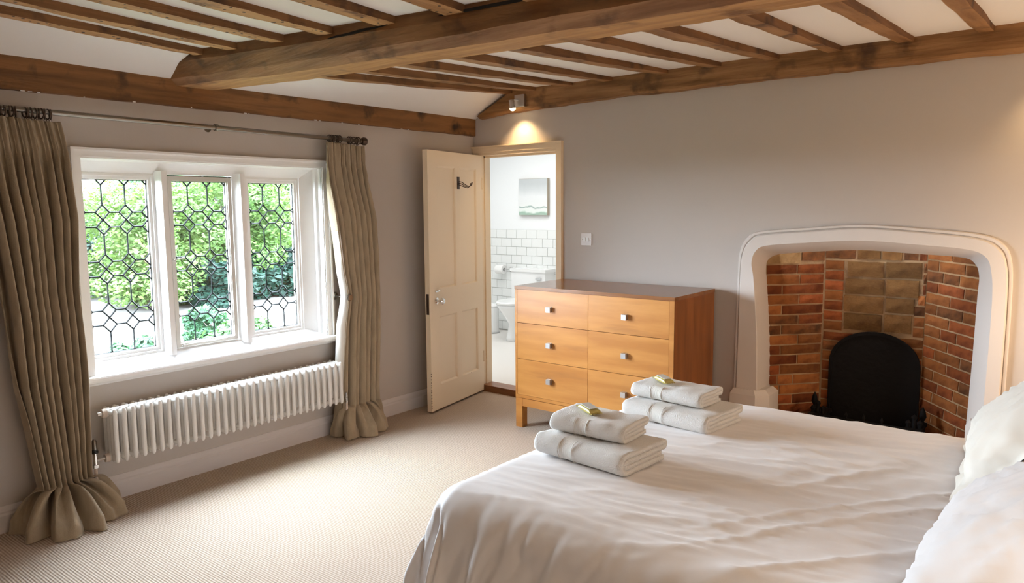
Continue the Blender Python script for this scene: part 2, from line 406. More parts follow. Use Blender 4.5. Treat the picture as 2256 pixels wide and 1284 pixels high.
# skirting boards
def skirting(name, p0, p1, nrm):
    prof = [(0, 0), (0.02, 0), (0.02, 0.082), (0.014, 0.092), (0.014, 0.100), (0.009, 0.112), (0.004, 0.122), (0, 0.124)]
    p0 = Vector(p0); p1 = Vector(p1); nv = Vector(nrm)
    bm = NB(); vs = grid(bm, [[p + nv*a + Vector((0, 0, b)) for a, b in prof] for p in (p0, p1)], close=True)
    bm.faces.new(vs[0]); bm.faces.new(vs[1])
    mk(name, bm, m_skirt)['kind'] = 'structure'
skirting('baseboard_left', (0, YF, 0), (0, 0, 0), (1, 0, 0))
skirting('baseboard_back', (0.875, 0, 0), (2.19, 0, 0), (0, -1, 0))
skirting('baseboard_back', (3.66, 0, 0), (XR, 0, 0), (0, -1, 0))
skirting('baseboard_right', (XR, YF, 0), (XR, 0, 0), (-1, 0, 0))

# ---- timbers
def sect(y0, y1, z0, z1, x): return [(x, y0, z0), (x, y1, z0), (x, y1, z1), (x, y0, z1)]
# wall plate along the window wall
st = []
for y in (YF, -4.5, -3.4, -2.4, -1.2, -0.004):
    zb = 2.05 + 0.02*(y+3.3)/3.3*0.9; zt = 2.212 - 0.006*(y+3.3)/3.3
    st.append([(-0.05, y, zb), (0.026, y, zb+0.004), (0.03, y, zt-0.004), (-0.05, y, zt)])
o = timber('wall_plate_beam', st, m_beamy, 0.004, 3)
tag(o, 'dark knotty oak beam running above the curtain pole on the window wall', 'beam')
bm = NB()                                                # flakes of plaster along the lower edge
for i in range(16):
    y = -3.3 + 3.2*random.random()**1.1; zb = 2.052 + 0.02*(y+3.3)/3.3*0.9
    box(bm, (0.027, y, zb-0.002), (0.0305, y+random.uniform(.004, .02), zb+random.uniform(.001, .004)))
mk('plaster_fleck', bm, m_white, o)['kind'] = 'stuff'
# beam over the fireplace wall (raked at its left end)
st = []
for x, zb, zt in ((0.10, 2.195, 2.222), (0.36, 2.212, 2.345), (0.47, 2.215, 2.40), (1.1, 2.238, 2.405), (1.9, 2.243, 2.405), (2.8, 2.244, 2.405), (3.6, 2.243, 2.405), (XR-0.01, 2.24, 2.405)):
    st.append([(x, 0.02, zb), (x, -0.045, zb+0.006), (x, -0.06, zb+0.02), (x, -0.06, zt), (x, 0.02, zt)])
o = timber('wall_beam', st, m_beamx, 0.007, 11)
tag(o, 'long rough oak beam along the top of the fireplace wall', 'beam')
# main cross beam
near_b = [(0.0, -2.45), (0.69, -2.29), (1.80, -2.172), (2.53, -2.1), (3.4, -2.03), (XR, -1.93)]
far_b = [(0.0, -2.25), (0.45, -2.15), (1.1, -2.06), (1.66, -2.02), (2.43, -1.925), (3.18, -1.87), (XR, -1.75)]
st = []
side = [(0, -2.478), (0.1, -2.465), (0.69, -2.335), (1.82, -2.215), (2.55, -2.145), (4.6, -1.98)]
for x in (0.0, 0.05, 0.2, 0.45, 0.75, 1.1, 1.5, 1.9, 2.3, 2.7, 3.1, 3.5, 4.0, XR-0.01):
    za = interp([(0, 2.194), (0.6, 2.203), (1.8, 2.206), (2.5, 2.212), (4.6, 2.22)], x)
    zbt = 2.166; ys = interp(side, x)
    st.append([(x, interp(near_b, x), zbt), (x, interp(far_b, x), zbt), (x, interp(far_b, x)+0.03, zbt+0.02), (x, interp(far_b, x)+0.03, 2.45),
               (x, yb(x)+0.004, 2.45), (x, yb(x)-0.004, 2.262), (x, ys, za)])
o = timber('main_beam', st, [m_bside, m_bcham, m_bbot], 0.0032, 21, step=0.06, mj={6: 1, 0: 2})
tag(o, 'massive chamfered oak beam crossing the middle of the ceiling', 'beam')
def crack(x0, x1, z0, z1, wd):
    bm = NB(); rows = []
    for i in range(25):
        t = i/24; x = x0+(x1-x0)*t; z = z0+(z1-z0)*t + 0.004*nz(x*9, 3); h = wd*math.sin(PI*t)**0.6 + 0.0006
        y = yb(x)-0.0095
        rows.append([(x, y, z-h), (x, y-0.001, z+h), (x, y+0.02, z+h*.5), (x, y+0.02, z-h*.5)])
    grid(bm, rows, close=True); mk('crack', bm, m_crack_shade, o)
crack(1.18, 1.52, 2.262, 2.281, 0.005); crack(1.78, 2.35, 2.284, 2.30, 0.006); crack(2.6, 3.3, 2.27, 2.285, 0.005)
# joists
ORD = ['first', 'second', 'third', 'fourth', 'fifth', 'sixth', 'seventh', 'eighth', 'ninth', 'tenth', 'eleventh', 'twelfth']
def joist(xa, ya, xb, yb_, wd, i, bay, mt, seed):
    st = []
    for k in range(5):
        t = k/4; x = xa+(xb-xa)*t; y = ya+(yb_-ya)*t; z = zj(x, y if bay != 'near' else min(y, yb(x)-0.001))
        sag = -0.004*math.sin(PI*t)
        st.append([(x, y, z+sag), (x+wd, y, z+sag), (x+wd+.002, y, z+0.07), (x-.002, y, z+0.07)])
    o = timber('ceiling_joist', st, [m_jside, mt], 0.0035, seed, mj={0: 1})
    side = 'near bay' if bay == 'near' else 'fireplace bay'
    tag(o, f'{ORD[i]} oak ceiling joist from the window wall, in the {side} of the ceiling', 'joist', f'ceiling joists in the {bay} bay')
    return o
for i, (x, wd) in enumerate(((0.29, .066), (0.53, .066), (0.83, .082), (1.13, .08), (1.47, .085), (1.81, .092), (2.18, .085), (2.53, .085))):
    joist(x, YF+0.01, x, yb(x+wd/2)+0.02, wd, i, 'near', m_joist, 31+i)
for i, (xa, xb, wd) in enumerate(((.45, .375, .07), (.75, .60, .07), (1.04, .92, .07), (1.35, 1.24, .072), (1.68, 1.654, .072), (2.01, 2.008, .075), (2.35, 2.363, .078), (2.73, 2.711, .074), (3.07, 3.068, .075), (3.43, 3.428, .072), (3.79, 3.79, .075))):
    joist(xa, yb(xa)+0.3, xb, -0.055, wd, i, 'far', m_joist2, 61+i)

# ================================================================== WINDOW
win = empty('window_1', (0, 0, 0), 'white three-light window with leaded panes between the two curtains', None, None, 'structure')
def ybox(bm, y0, y1, z0, z1, x0, x1, mi=0): box(bm, (x0, y0, z0), (x1, y1, z1), mi)
AY0, AY1, AZ1 = -2.998, -1.457, 1.812
bm = NB()          # architrave: stepped moulding
for (a, b, x1) in ((0.0, 0.012, 0.030), (0.012, 0.017, 0.022), (0.017, 0.043, 0.016), (0.043, 0.050, 0.010)):
    ybox(bm, AY0+a, AY1-a, AZ1-b, AZ1-a, -0.005, x1)
    ybox(bm, AY0+a, AY0+b, 0.66, AZ1-b, -0.005, x1)
    ybox(bm, AY1-b, AY1-a, 0.66, AZ1-b, -0.005, x1)
mk('architrave', bm, m_white, win, bevel=0.0018, seg=2)
IY0, IY1, IZ1, IZ0 = AY0+0.050, AY1-0.050, AZ1-0.050, 0.668
bm = NB()          # head and jamb lining with splay
lights = [(-2.914, -2.582), (-2.450, -2.121), (-1.969, -1.655)]   # clear glass width of each light
GX = -0.105
GZ0, GZ1 = 0.752, 1.663
def splay(bm, pts):  # extruded along z or y prism from polygon
    pass
def prism_z(bm, poly, z0, z1):
    a = [bm.verts.new((x, y, z0)) for x, y in poly]; b = [bm.verts.new((x, y, z1)) for x, y in poly]
    for i in range(len(poly)):
        j = (i+1) % len(poly); bm.faces.new((a[i], a[j], b[j], b[i]))
    bm.faces.new(a); bm.faces.new(b)
def prism_y(bm, poly, y0, y1):
    a = [bm.verts.new((x, y0, z)) for x, z in poly]; b = [bm.verts.new((x, y1, z)) for x, z in poly]
    for i in range(len(poly)):
        j = (i+1) % len(poly); bm.faces.new((a[i], a[j], b[j], b[i]))
    bm.faces.new(a); bm.faces.new(b)
XF = -0.13   # back of frame
# left jamb / right jamb
prism_z(bm, [(0.0, AY0+0.02), (0.0, IY0), (-0.045, IY0), (-0.052, IY0+0.006), (-0.085, lights[0][0]-0.034), (XF, lights[0][0]-0.034), (XF, AY0+0.02)], 0.662, IZ1+0.03)
prism_z(bm, [(0.0, AY1-0.02), (0.0, IY1), (-0.030, IY1), (-0.036, IY1-0.018), (-0.052, IY1-0.024), (-0.085, lights[2][1]+0.040), (XF, lights[2][1]+0.040), (XF, AY1-0.02)], 0.662, IZ1+0.03)
prism_y(bm, [(0.0, AZ1-0.02), (0.0, IZ1), (-0.045, IZ1-0.002), (-0.055, IZ1-0.008), (-0.085, GZ1+0.034), (XF, GZ1+0.034), (XF, AZ1-0.02)], AY0+0.03, AY1-0.03)
prism_y(bm, [(0.0, 0.664), (0.0, 0.672), (-0.05, 0.690), (-0.07, 0.712), (-0.088, 0.722), (XF, 0.722), (XF, 0.664)], AY0+0.03, AY1-0.03)
mk('window_lining', bm, m_white, win, bevel=0.0015, seg=1)
for a, b in ((0, 1), (1, 2)):
    y0 = lights[a][1]+0.034; y1 = lights[b][0]-0.030; yc = (y0+y1)/2
    bm = NB()
    prism_z(bm, [(-0.085, y0), (-0.048, yc-0.021), (-0.036, yc-0.015), (-0.036, yc+0.015), (-0.048, yc+0.021), (-0.085, y1), (XF, y1), (XF, y0)], 0.70, GZ1+0.05)
    mk('mullion', bm, m_white, win, bevel=0.002, seg=1)
bm = NB()          # window board with rounded nose
prism_y(bm, [(-0.01, 0.632), (0.038, 0.632), (0.046, 0.636), (0.050, 0.645), (0.050, 0.656), (0.046, 0.664), (0.038, 0.668), (-0.01, 0.670)], -3.01, -1.432)
prism_y(bm, [(-0.005, 0.618), (0.018, 0.618), (0.028, 0.633), (-0.005, 0.633)], -3.0, -1.442)
mk('window_sill', bm, m_white, win, bevel=0.001, seg=1)
# leaded lights
P, HW, HH = 0.118, 0.035, 0.0385
ZT, VP = 1.5315, 0.257                       # top of a diamond pair, vertical period
def cells(c0, y0, y1):
    """all pattern cells overlapping y0..y1 x GZ0..GZ1; polygons in (y,z)"""
    out = []
    for i in range(-1, 5):
        c = c0 + i*P
        for j in range(-1, 5):
            t = ZT - j*VP
            out.append(('d', [(c, t), (c+HW, t-HH), (c, t-2*HH), (c-HW, t-HH)]))
            out.append(('d', [(c, t-2*HH), (c+HW, t-3*HH), (c, t-4*HH), (c-HW, t-3*HH)]))
            out.append(('h', [(c, t-2*HH), (c+HW, t-HH), (c+P-HW, t-HH), (c+P, t-2*HH), (c+P-HW, t-3*HH), (c+HW, t-3*HH)]))
            u = t-4*HH; b = t-VP
            out.append(('o', [(c, u), (c+HW, u+HH), (c+P-HW, u+HH), (c+P, u), (c+P, b), (c+P-HW, b-HH), (c+HW, b-HH), (c, b)]))
    return out
def clip(poly, axis, lim, keep_less):
    out = []
    for i in range(len(poly)):
        a = poly[i]; b = poly[(i+1) % len(poly)]
        ia = (a[axis] <= lim) if keep_less else (a[axis] >= lim); ib = (b[axis] <= lim) if keep_less else (b[axis] >= lim)
        if ia: out.append(a)
        if ia != ib:
            t = (lim-a[axis])/(b[axis]-a[axis]); out.append((a[0]+(b[0]-a[0])*t, a[1]+(b[1]-a[1])*t))
    return out
def came(bm, a, b, x, wd=0.0044):
    a = Vector((x, a[0], a[1])); b = Vector((x, b[0], b[1])); t = (b-a).normalized(); s = t.cross(Vector((1, 0, 0)))*wd
    e = Vector((0.0035, 0, 0)); a = a - t*0.001; b = b + t*0.001
    sec = lambda p: [p-s-e*.4, p-s*.4+e*.2+e*.8, p+s*.4+e, p+s-e*.4, p+s*.4-e, p-s*.4-e]
    vs = grid(bm, [sec(a), sec(b)], close=True); bm.faces.new(vs[0]); bm.faces.new(vs[1])
for k, (y0, y1) in enumerate(lights):
    opening = (k == 1)
    nm = 'casement' if opening else 'fixed_light'
    fw = 0.030
    fx0, fx1 = (-0.118, -0.078) if opening else (-0.122, -0.092)
    bm = NB()
    def fr(a, b, x0, x1):
        ybox(bm, y0-b, y1+b, GZ1+a, GZ1+b, x0, x1); ybox(bm, y0-b, y1+b, GZ0-b, GZ0-a, x0, x1)
        ybox(bm, y0-b, y0-a, GZ0-a, GZ1+a, x0, x1); ybox(bm, y1+a, y1+b, GZ0-a, GZ1+a, x0, x1)
    fr(0.004, 0.026 if opening else 0.034, fx0, fx1)
    fr(-0.001, 0.004, fx0, fx1-0.008)
    if not opening: fr(0.020, 0.034, fx1, fx1+0.009)
    frm = mk(nm, bm, m_casement if opening else m_white, win, bevel=0.0012, seg=1)
    c0 = y0 - 0.019
    segs = {}
    for typ, poly in cells(c0, y0, y1):
        pl = clip(clip(clip(clip(poly, 0, y0, False), 0, y1, True), 1, GZ0, False), 1, GZ1, True) if True else poly
        if len(pl) < 3: continue
        A = abs(sum(pl[i][0]*pl[(i+1) % len(pl)][1]-pl[(i+1) % len(pl)][0]*pl[i][1] for i in range(len(pl))))/2
        if A < 4e-5: continue
        cy = sum(p[0] for p in pl)/len(pl); cz = sum(p[1] for p in pl)/len(pl)
        ty, tz = random.uniform(-.008, .008), random.uniform(-.008, .008)
        bm = NB(); fr_ = [bm.verts.new((GX + (p[0]-cy)*ty + (p[1]-cz)*tz, p[0], p[1])) for p in pl]
        bk_ = [bm.verts.new((v.co.x-0.002, v.co.y, v.co.z)) for v in fr_]
        bm.faces.new(fr_)
        mk('pane', bm, m_glass, frm)
        for i in range(len(pl)):
            a, b = pl[i], pl[(i+1) % len(pl)]
            key = tuple(sorted(((round(a[0], 4), round(a[1], 4)), (round(b[0], 4), round(b[1], 4)))))
            if (Vector(a)-Vector(b)).length > 0.003: segs[key] = (a, b)
    bm = NB()
    for a, b in segs.values(): came(bm, a, b, GX+0.001)
    mk('lead_lattice', bm, m_lead, frm)
    if opening:
        bm = NB()   # handle and stay
        lathe(bm, [(0.001, 0), (0.011, 0), (0.011, 0.004), (0.005, 0.007), (0.005, 0.022), (0.001, 0.023)], Matrix.Translation((fx1, y0-0.016, 1.225)) @ Matrix.Rotation(PI/2, 4, 'Y'), 12)
        tube(bm, [(fx1+0.018, y0-0.022, 1.223), (fx1+0.022, y0+0.01, 1.232), (fx1+0.022, y0+0.035, 1.233)], [0.004, 0.004, 0.006], 8)
        mk('casement_handle', bm, m_casement, frm, auto=True)
        bm = NB(); tube(bm, [(fx1+0.004, y0+0.0, 0.733), (fx1+0.012, y0+0.08, 0.742), (fx1+0.012, y0+0.20, 0.740), (fx1+0.02, y0+0.31, 0.748)], 0.004, 8)
        box(bm, (fx1, y0+0.005, 0.726), (fx1+0.01, y0+0.03, 0.742))
        mk('casement_stay', bm, m_casement, frm, auto=True)
        bm = NB(); ybox(bm, y0-0.0315, y0-0.0265, GZ0-0.03, GZ1+0.031, fx0, fx1-0.008); ybox(bm, y0-0.0315, y1+0.031, GZ1+0.0265, GZ1+0.031, fx0, fx1-0.008)
        mk('shadow_gap', bm, m_crack_shade, frm)  # near-black strips: shade in the casement gap given as colour

# ================================================================== RADIATOR
rad = empty('radiator', (0, 0, 0), 'long low white column radiator under the window', 'radiator')
bm = NB()
XC = [0.055, 0.090, 0.125, 0.160]
for x in XC:
    zt, zb = (0.508, 0.242)
    tube(bm, [(x, 0, zb-0.004), (x, 0, zb+0.004), (x, 0, zb+0.02), (x, 0, zt-0.02), (x, 0, zt-0.004), (x, 0, zt+0.004)], [0.006, 0.0105, 0.0125, 0.0125, 0.0105, 0.006], 10)
for zc in (0.492, 0.262):
    tube(bm, [(0.050, 0, zc), (0.060, 0, zc), (0.155, 0, zc), (0.168, 0, zc)], [0.012, 0.0165, 0.0165, 0.010], 10)
    tube(bm, [(0.108, -0.0225, zc), (0.108, 0.0225, zc)], 0.021, 12)
bmesh.ops.recalc_face_normals(bm, faces=bm.faces)
me = bpy.data.meshes.new('radiator_section'); bm.to_mesh(me); bm.free(); me.materials.append(m_rad); me.shade_smooth(); me.set_sharp_from_angle(angle=0.9)
for i in range(32): link('radiator_section', me, rad, (0, -2.936 + i*0.0455, 0))
bm = NB()
for zc in (0.492, 0.262):
    tube(bm, [(0.108, -2.975, zc), (0.108, -2.955, zc)], [0.02, 0.024], 12); tube(bm, [(0.108, -1.503, zc), (0.108, -1.49, zc)], [0.024, 0.02], 12)
mk('end_bush', bm, m_pipe, rad, auto=True)
bm = NB(); tube(bm, [(0.108, -2.995, 0.492), (0.108, -2.975, 0.492)], [0.009, 0.011], 8); mk('air_vent_plug', bm, m_chrome, rad, auto=True)
bm = NB()
lathe(bm, [(0.001, 0.0), (0.016, 0.0), (0.017, 0.01), (0.013, 0.012), (0.013, 0.02)], Matrix.Translation((0.108, -3.02, 0.300)), 14)
mk('valve_collar', bm, m_black, rad, auto=True)
bm = NB(); lathe(bm, [(0.010, 0.0), (0.013, 0.004), (0.011, 0.05), (0.006, 0.058)], Matrix.Translation((0.108, -3.02, 0.312)), 14); mk('valve_head', bm, m_pewter, rad, auto=True)
bm = NB(); tube(bm, [(0.108, -3.02, 0.225), (0.108, -3.02, 0.300)], 0.010, 10); tube(bm, [(0.108, -3.02, 0.262), (0.108, -2.97, 0.262)], [0.007, 0.011], 10)
lathe(bm, [(0.001, 0), (0.014, 0), (0.014, 0.016), (0.001, 0.016)], Matrix.Translation((0.108, -3.02, 0.225)), 8)
mk('valve_body', bm, m_chrome, rad, auto=True)
bm = NB(); tube(bm, [(0.108, -3.02, 0.0), (0.108, -3.02, 0.226)], 0.0075, 10); mk('riser_pipe', bm, m_pipe, rad, auto=True)
bm = NB(); tube(bm, [(0.152, -1.478, 0.0), (0.152, -1.478, 0.235)], 0.0075, 10); mk('riser_pipe', bm, m_pipe, rad, auto=True)
bm = NB(); tube(bm, [(0.152, -1.478, 0.232), (0.152, -1.478, 0.262), (0.12, -1.482, 0.262)], 0.009, 8); tube(bm, [(0.152, -1.478, 0.27), (0.152, -1.478, 0.30)], [0.009, 0.007], 8); mk('lockshield_valve', bm, m_chrome, rad, auto=True)

# ================================================================== CURTAINS
pole = empty('curtain_pole', (0, 0, 0), 'slim pewter curtain pole fixed above the window', 'curtain pole')
bm = NB(); tube(bm, [(0.09, -3.9, 1.962), (0.09, -3.0, 1.958), (0.09, -1.235, 1.948)], 0.0125, 14); mk('rod', bm, m_pewter, pole, auto=True)
bm = NB(); tube(bm, [(0.09, -2.277, 1.9545), (0.09, -2.259, 1.9545)], 0.0185, 16); tube(bm, [(0.085, -2.268, 1.9545), (0.0, -2.268, 1.9545)], 0.006, 8); tube(bm, [(0.004, -2.268, 1.9545), (0.0, -2.268, 1.9545)], 0.02, 14); mk('bracket', bm, m_pewter, pole, auto=True)
bm = NB(); lathe(bm, [(0.012, 0), (0.02, 0.004), (0.028, 0.02), (0.026, 0.036), (0.012, 0.046), (0.001, 0.048)], Matrix.Translation((0.09, -1.236, 1.948)) @ Matrix.Rotation(-PI/2, 4, 'X'), 16); mk('finial', bm, m_bronze, pole, auto=True)
def ring_obj(y, k, label, grp):
    o = empty('curtain_ring', (0.09, y, 1.948), label, 'curtain ring', grp)
    bm = NB(); torus(bm, (0, 0, 0), 0.022, 0.0035, 'y', 18, 6, tilt=0.25*math.sin(k*2.7)); mk('ring', bm, m_bronze, o, smooth=True)
    bm = NB(); torus(bm, (0, 0, -0.029), 0.005, 0.0015, 'x', 8, 5); mk('eyelet', bm, m_bronze, o, smooth=True)
for k, y in enumerate((-3.30, -3.285, -3.262, -3.255, -3.238, -3.20, -3.19, -3.178, -3.16, -3.145, -3.135, -3.12, -3.108, -3.096)):
    ring_obj(y, k, 'dark bronze ring bunched on the pole over the curtain at the radiator valve end', 'rings over the near curtain')
for k, y in enumerate((-1.495, -1.48, -1.465, -1.448, -1.43, -1.415, -1.34, -1.325, -1.30, -1.275, -1.262)):
    ring_obj(y, k, 'dark bronze ring bunched on the pole over the curtain nearest the door', 'rings over the curtain by the door')
def curtain(label, Lb, Rb, N, cen, puddle, th0, th1, lin=None, seed=0, x0=0.105, ztop=1.925, zlow=0.20, droop=0.0):
    NU, rows = 260, []
    zs = [ztop - (ztop-zlow)*i/110 for i in range(111)]
    def pt(u, z):
        a = interp(Lb, z); b = interp(Rb, z); t = (ztop-z)
        ph = 2*PI*N*(u + 0.055*nz(u*4+seed, z*0.55, 3) + 0.016*nz(u*11, z*1.4, seed))
        g = min(1, max(0, (t-0.12)/0.35))       # below the heading
        pin = math.exp(-((t-0.13)/0.03)**2)
        a1 = 0.010 + 0.036*g*(1+0.6*nz(u*5+seed*2, z*0.5, 1)); a2 = 0.006*(1-g) + 0.005*g
        a1 *= (1 - 0.6*pin)
        wid = abs(b-a)
        c = math.cos(ph)
        x = x0 + a1*(abs(c)**0.75*(1 if c > 0 else -1)) + a2*math.cos(3*ph + 1.3*nz(u*4, seed)) + 0.012*g*nz(u*3.3+seed, z*1.1, 8)
        if lin: x += lin(u, z)
        y = a + (b-a)*u + 0.22*wid/N*math.sin(2*ph+0.6)*(0.3+0.7*g) + 0.006*g*nz(u*6, z*2.2, seed+4) - droop*0
        return Vector((max(x, 0.022), y, z - (0.012*math.sin(PI*u*0.5)**2 if t < 0.01 else 0)))
    for z in zs: rows.append([pt(i/NU, z) for i in range(NU+1)])
    base = rows[-1]; NP = 34
    cx, cy = cen
    for k in range(1, NP+1):
        s = k/NP; rw = []
        for i in range(NU+1):
            u = i/NU; th = th0 + (th1-th0)*u
            lobe = 1-2*abs(math.sin(PI*N*0.55*u + seed + 1.4*nz(u*4+seed, 2))); lobe = -lobe; lob2 = math.sin(2*PI*N*u + 0.7*seed)
            R_ = puddle(u)*(1 + 0.17*lobe + 0.04*lob2)
            tgt = Vector((cx + R_*math.cos(th), cy + R_*math.sin(th), 0))
            e = s**1.25 if s < 0.8 else 0.8**1.25 + (s-0.8)*0.35*(0.8**0.25)
            emax = 0.8**1.25 + 0.2*0.35*(0.8**0.25)
            q = base[i].lerp(tgt, min(1, e/emax))
            zz = zlow*(1-s)**1.15 + 0.055*math.sin(PI*min(1, s*1.05))**1.2*(0.75+0.5*lobe) + 0.012*math.sin(PI*s)*lob2
            if s > 0.8: zz *= 1 - (s-0.8)/0.2*0.5
            q.z = max(0.006, zz); q.x = max(q.x, 0.024)
            rw.append(q)
        rows.append(rw)
    bm = NB(); grid(bm, rows)
    root = empty('curtain', (0.1, (interp(Lb, 1)+interp(Rb, 1))/2, 0), label, 'curtain')
    inv = Matrix.Translation(-Vector(root.location))
    bm.transform(inv)
    fab = mk('fabric', bm, m_curt, root, smooth=True)
    md = fab.modifiers.new('thickness', 'SOLIDIFY'); md.thickness = 0.0025; md.offset = -1
    return root, rows, inv
Lb = [(0.0, -3.36), (0.19, -3.27), (0.35, -3.29), (0.69, -3.335), (1.02, -3.345), (1.3, -3.37), (1.6, -3.40), (1.925, -3.42)]
Rb = [(0.0, -3.05), (0.24, -3.06), (0.42, -3.05), (0.65, -3.045), (0.9, -3.048), (1.12, -3.055), (1.47, -3.042), (1.79, -3.046), (1.925, -3.07)]
curtain('full-length olive linen curtain puddled on the carpet beside the radiator valve', Lb, Rb, 9, (0.10, -3.14), lambda u: 0.225 + 0.02*math.sin(5*u), -1.75, 1.65, seed=2, x0=0.11)
Lb = [(0.0, -1.50), (0.12, -1.52), (0.32, -1.50), (0.53, -1.487), (0.735, -1.468), (0.86, -1.445), (0.934, -1.436), (1.0, -1.447), (1.092, -1.468), (1.386, -1.505), (1.674, -1.538), (1.925, -1.535)]
Rb = [(0.0, -1.19), (0.11, -1.195), (0.285, -1.20), (0.6, -1.18), (0.913, -1.168), (1.193, -1.165), (1.439, -1.18), (1.681, -1.218), (1.925, -1.23)]
cr, rows, inv = curtain('olive linen curtain held back by a chrome arm between window and door', Lb, Rb, 7, (0.09, -1.34), lambda u: 0.19 + 0.015*math.sin(6*u), -1.72, 1.45, seed=5, x0=0.10)
# white lining turned back along the leading edge
lr = []
for k, rw in enumerate(rows[36:108]):
    z = rw[0].z; wl = interp([(0.2, 0.02), (0.5, 0.045), (0.75, 0.05), (0.93, 0.034), (1.1, 0.03), (1.2, 0.018), (1.33, 0.004), (1.93, 0.003)], z)
    e = rw[2]
    lr.append([Vector((e.x+0.004, e.y+0.004, z)), Vector((e.x+0.002, e.y-wl*0.3, z)), Vector((e.x-0.014, e.y-wl*0.8-0.004, z)), Vector((e.x-0.032, e.y-wl*0.95, z)), Vector((max(0.03, e.x-0.05), e.y-wl*0.7, z))])
bm = NB(); grid(bm, lr); bm.transform(inv); mk('lining', bm, m_lining, cr, smooth=True)
hb = empty('holdback', (0.0, -1.43, 0.925), 'chrome curtain holdback arm on the wall beside the window frame', 'holdback', 'curtain holdbacks')
bm = NB(); lathe(bm, [(0.001, 0), (0.026, 0), (0.026, 0.006), (0.014, 0.012), (0.010, 0.014)], Matrix.Rotation(PI/2, 4, 'Y'), 20); mk('wall_plate', bm, m_chrome, hb, auto=True)
bm = NB(); tube(bm, [(0.01, 0, 0), (0.155, 0, 0.0)], 0.008, 12); mk('arm', bm, m_chrome, hb, auto=True)
bm = NB(); lathe(bm, [(0.008, 0.0), (0.022, 0.002), (0.024, 0.010), (0.018, 0.018), (0.001, 0.019)], Matrix.Translation((0.152, 0, 0)) @ Matrix.Rotation(PI/2, 4, 'Y'), 20); mk('end_knob', bm, m_pewter, hb, auto=True)
hb2 = empty('holdback', (0.0, -3.012, 0.90), 'round metal holdback plate half hidden behind the curtain by the radiator valve', 'holdback', 'curtain holdbacks')
bm = NB(); lathe(bm, [(0.001, 0), (0.024, 0), (0.024, 0.006), (0.012, 0.012), (0.008, 0.03)], Matrix.Rotation(PI/2, 4, 'Y'), 20); mk('wall_plate', bm, m_chrome, hb2, auto=True)

# ================================================================== DOOR
th = math.atan2(-0.752, 0.135)        # direction of the leaf in plan (hinge -> free edge)
door = empty('door_1', (0.075, -0.018, 0.0), 'open cream four-panel door against the window wall', None, None, 'structure', rz=th)
LW, LT, LZ0, LZ1 = 0.757, 0.040, 0.014, 1.914     # local x along the leaf, local +y faces the room side
# panels in local coordinates (s0,s1,z0,z1)
pans = [(0.083, 0.325, 0.912, 1.806), (0.395, 0.640, 0.908, 1.808), (0.083, 0.308, 0.198, 0.712), (0.395, 0.622, 0.194, 0.708)]
pans = [(0.083, 0.325, 0.912, 1.806), (0.393, 0.638, 0.912, 1.806), (0.083, 0.325, 0.198, 0.710), (0.393, 0.638, 0.198, 0.710)]
bm = NB()
def dbox(s0, s1, z0, z1, y0=-LT/2, y1=LT/2): box(bm, (s0, y0, z0), (s1, y1, z1))
dbox(0, 0.083, LZ0, LZ1); dbox(0.638, LW, LZ0, LZ1); dbox(0.083, 0.638, 1.806, LZ1); dbox(0.083, 0.638, 0.710, 0.912); dbox(0.083, 0.638, LZ0, 0.198)
dbox(0.325, 0.393, 0.912, 1.806); dbox(0.325, 0.393, 0.198, 0.710)
bmesh.ops.remove_doubles(bm, verts=bm.verts, dist=1e-5)
mk('door_frame', bm, m_cream, door, bevel=0.0)
for (a, b, z0, z1) in pans:
    bm = NB()
    for sgn in (1, -1):
        Y = [LT/2, LT/2-0.002, LT/2-0.008, LT/2-0.013]
        ins = [0.0, 0.004, 0.010, 0.013]
        rws = []
        for yy, q in zip(Y, ins): rws.append([(a+q, sgn*yy, z0+q), (b-q, sgn*yy, z0+q), (b-q, sgn*yy, z1-q), (a+q, sgn*yy, z1-q)])
        vs = grid(bm, rws, close=True); bm.faces.new(vs[-1])
    mk('panel', bm, m_cream, door)
def rotY(a): return Matrix.Rotation(a, 4, 'X')
KZ, KS = 0.828, 0.668
for sgn in (1, -1):
    bm = NB(); Mx = Matrix.Translation((KS, sgn*LT/2, KZ)) @ rotY(-sgn*PI/2)
    lathe(bm, [(0.001, 0), (0.024, 0), (0.024, 0.003), (0.016, 0.007), (0.009, 0.009)], Mx, 20); mk('rosette', bm, m_chrome, door, auto=True)
    bm = NB(); lathe(bm, [(0.008, 0.006), (0.008, 0.028), (0.017, 0.033), (0.025, 0.044), (0.025, 0.054), (0.017, 0.063), (0.001, 0.066)], Mx, 20); mk('door_knob', bm, m_chrome, door, auto=True)
bm = NB(); box(bm, (LW-0.0005, -0.011, 0.735), (LW+0.0015, 0.011, 0.885)); mk('lock_plate', bm, m_bronze, door)
bm = NB(); box(bm, (0.645, LT/2, 0.893), (0.690, LT/2+0.008, 0.903)); tube(bm, [(0.655, LT/2+0.006, 0.898), (0.655, LT/2+0.02, 0.90), (0.665, LT/2+0.026, 0.905), (0.69, LT/2+0.026, 0.910)], 0.004, 8); mk('snib', bm, m_chrome, door, auto=True)
bm = NB()
for i in range(14):
    z = 0.03 + i*0.02 + random.uniform(0, 0.01); box(bm, (LW-0.004, LT/2-0.004, z), (LW+0.0006, LT/2+0.0006, z+random.uniform(.004, .012)))
box(bm, (0.195, LT/2-0.0005, 0.194), (0.201, LT/2+0.0006, 0.200))
box(bm, (0.0, -LT/2, 0.0115), (LW, LT/2+0.0005, 0.0145))
ch = mk('chipped_paint', bm, m_chip, door)
bm = NB()
for z in (0.25, 1.65): box(bm, (-0.006, -0.004, z), (0.004, LT/2+0.003, z+0.09)); tube(bm, [(-0.004, LT/2+0.002, z), (-0.004, LT/2+0.002, z+0.09)], 0.005, 8)
mk('hinge', bm, m_cream, door)
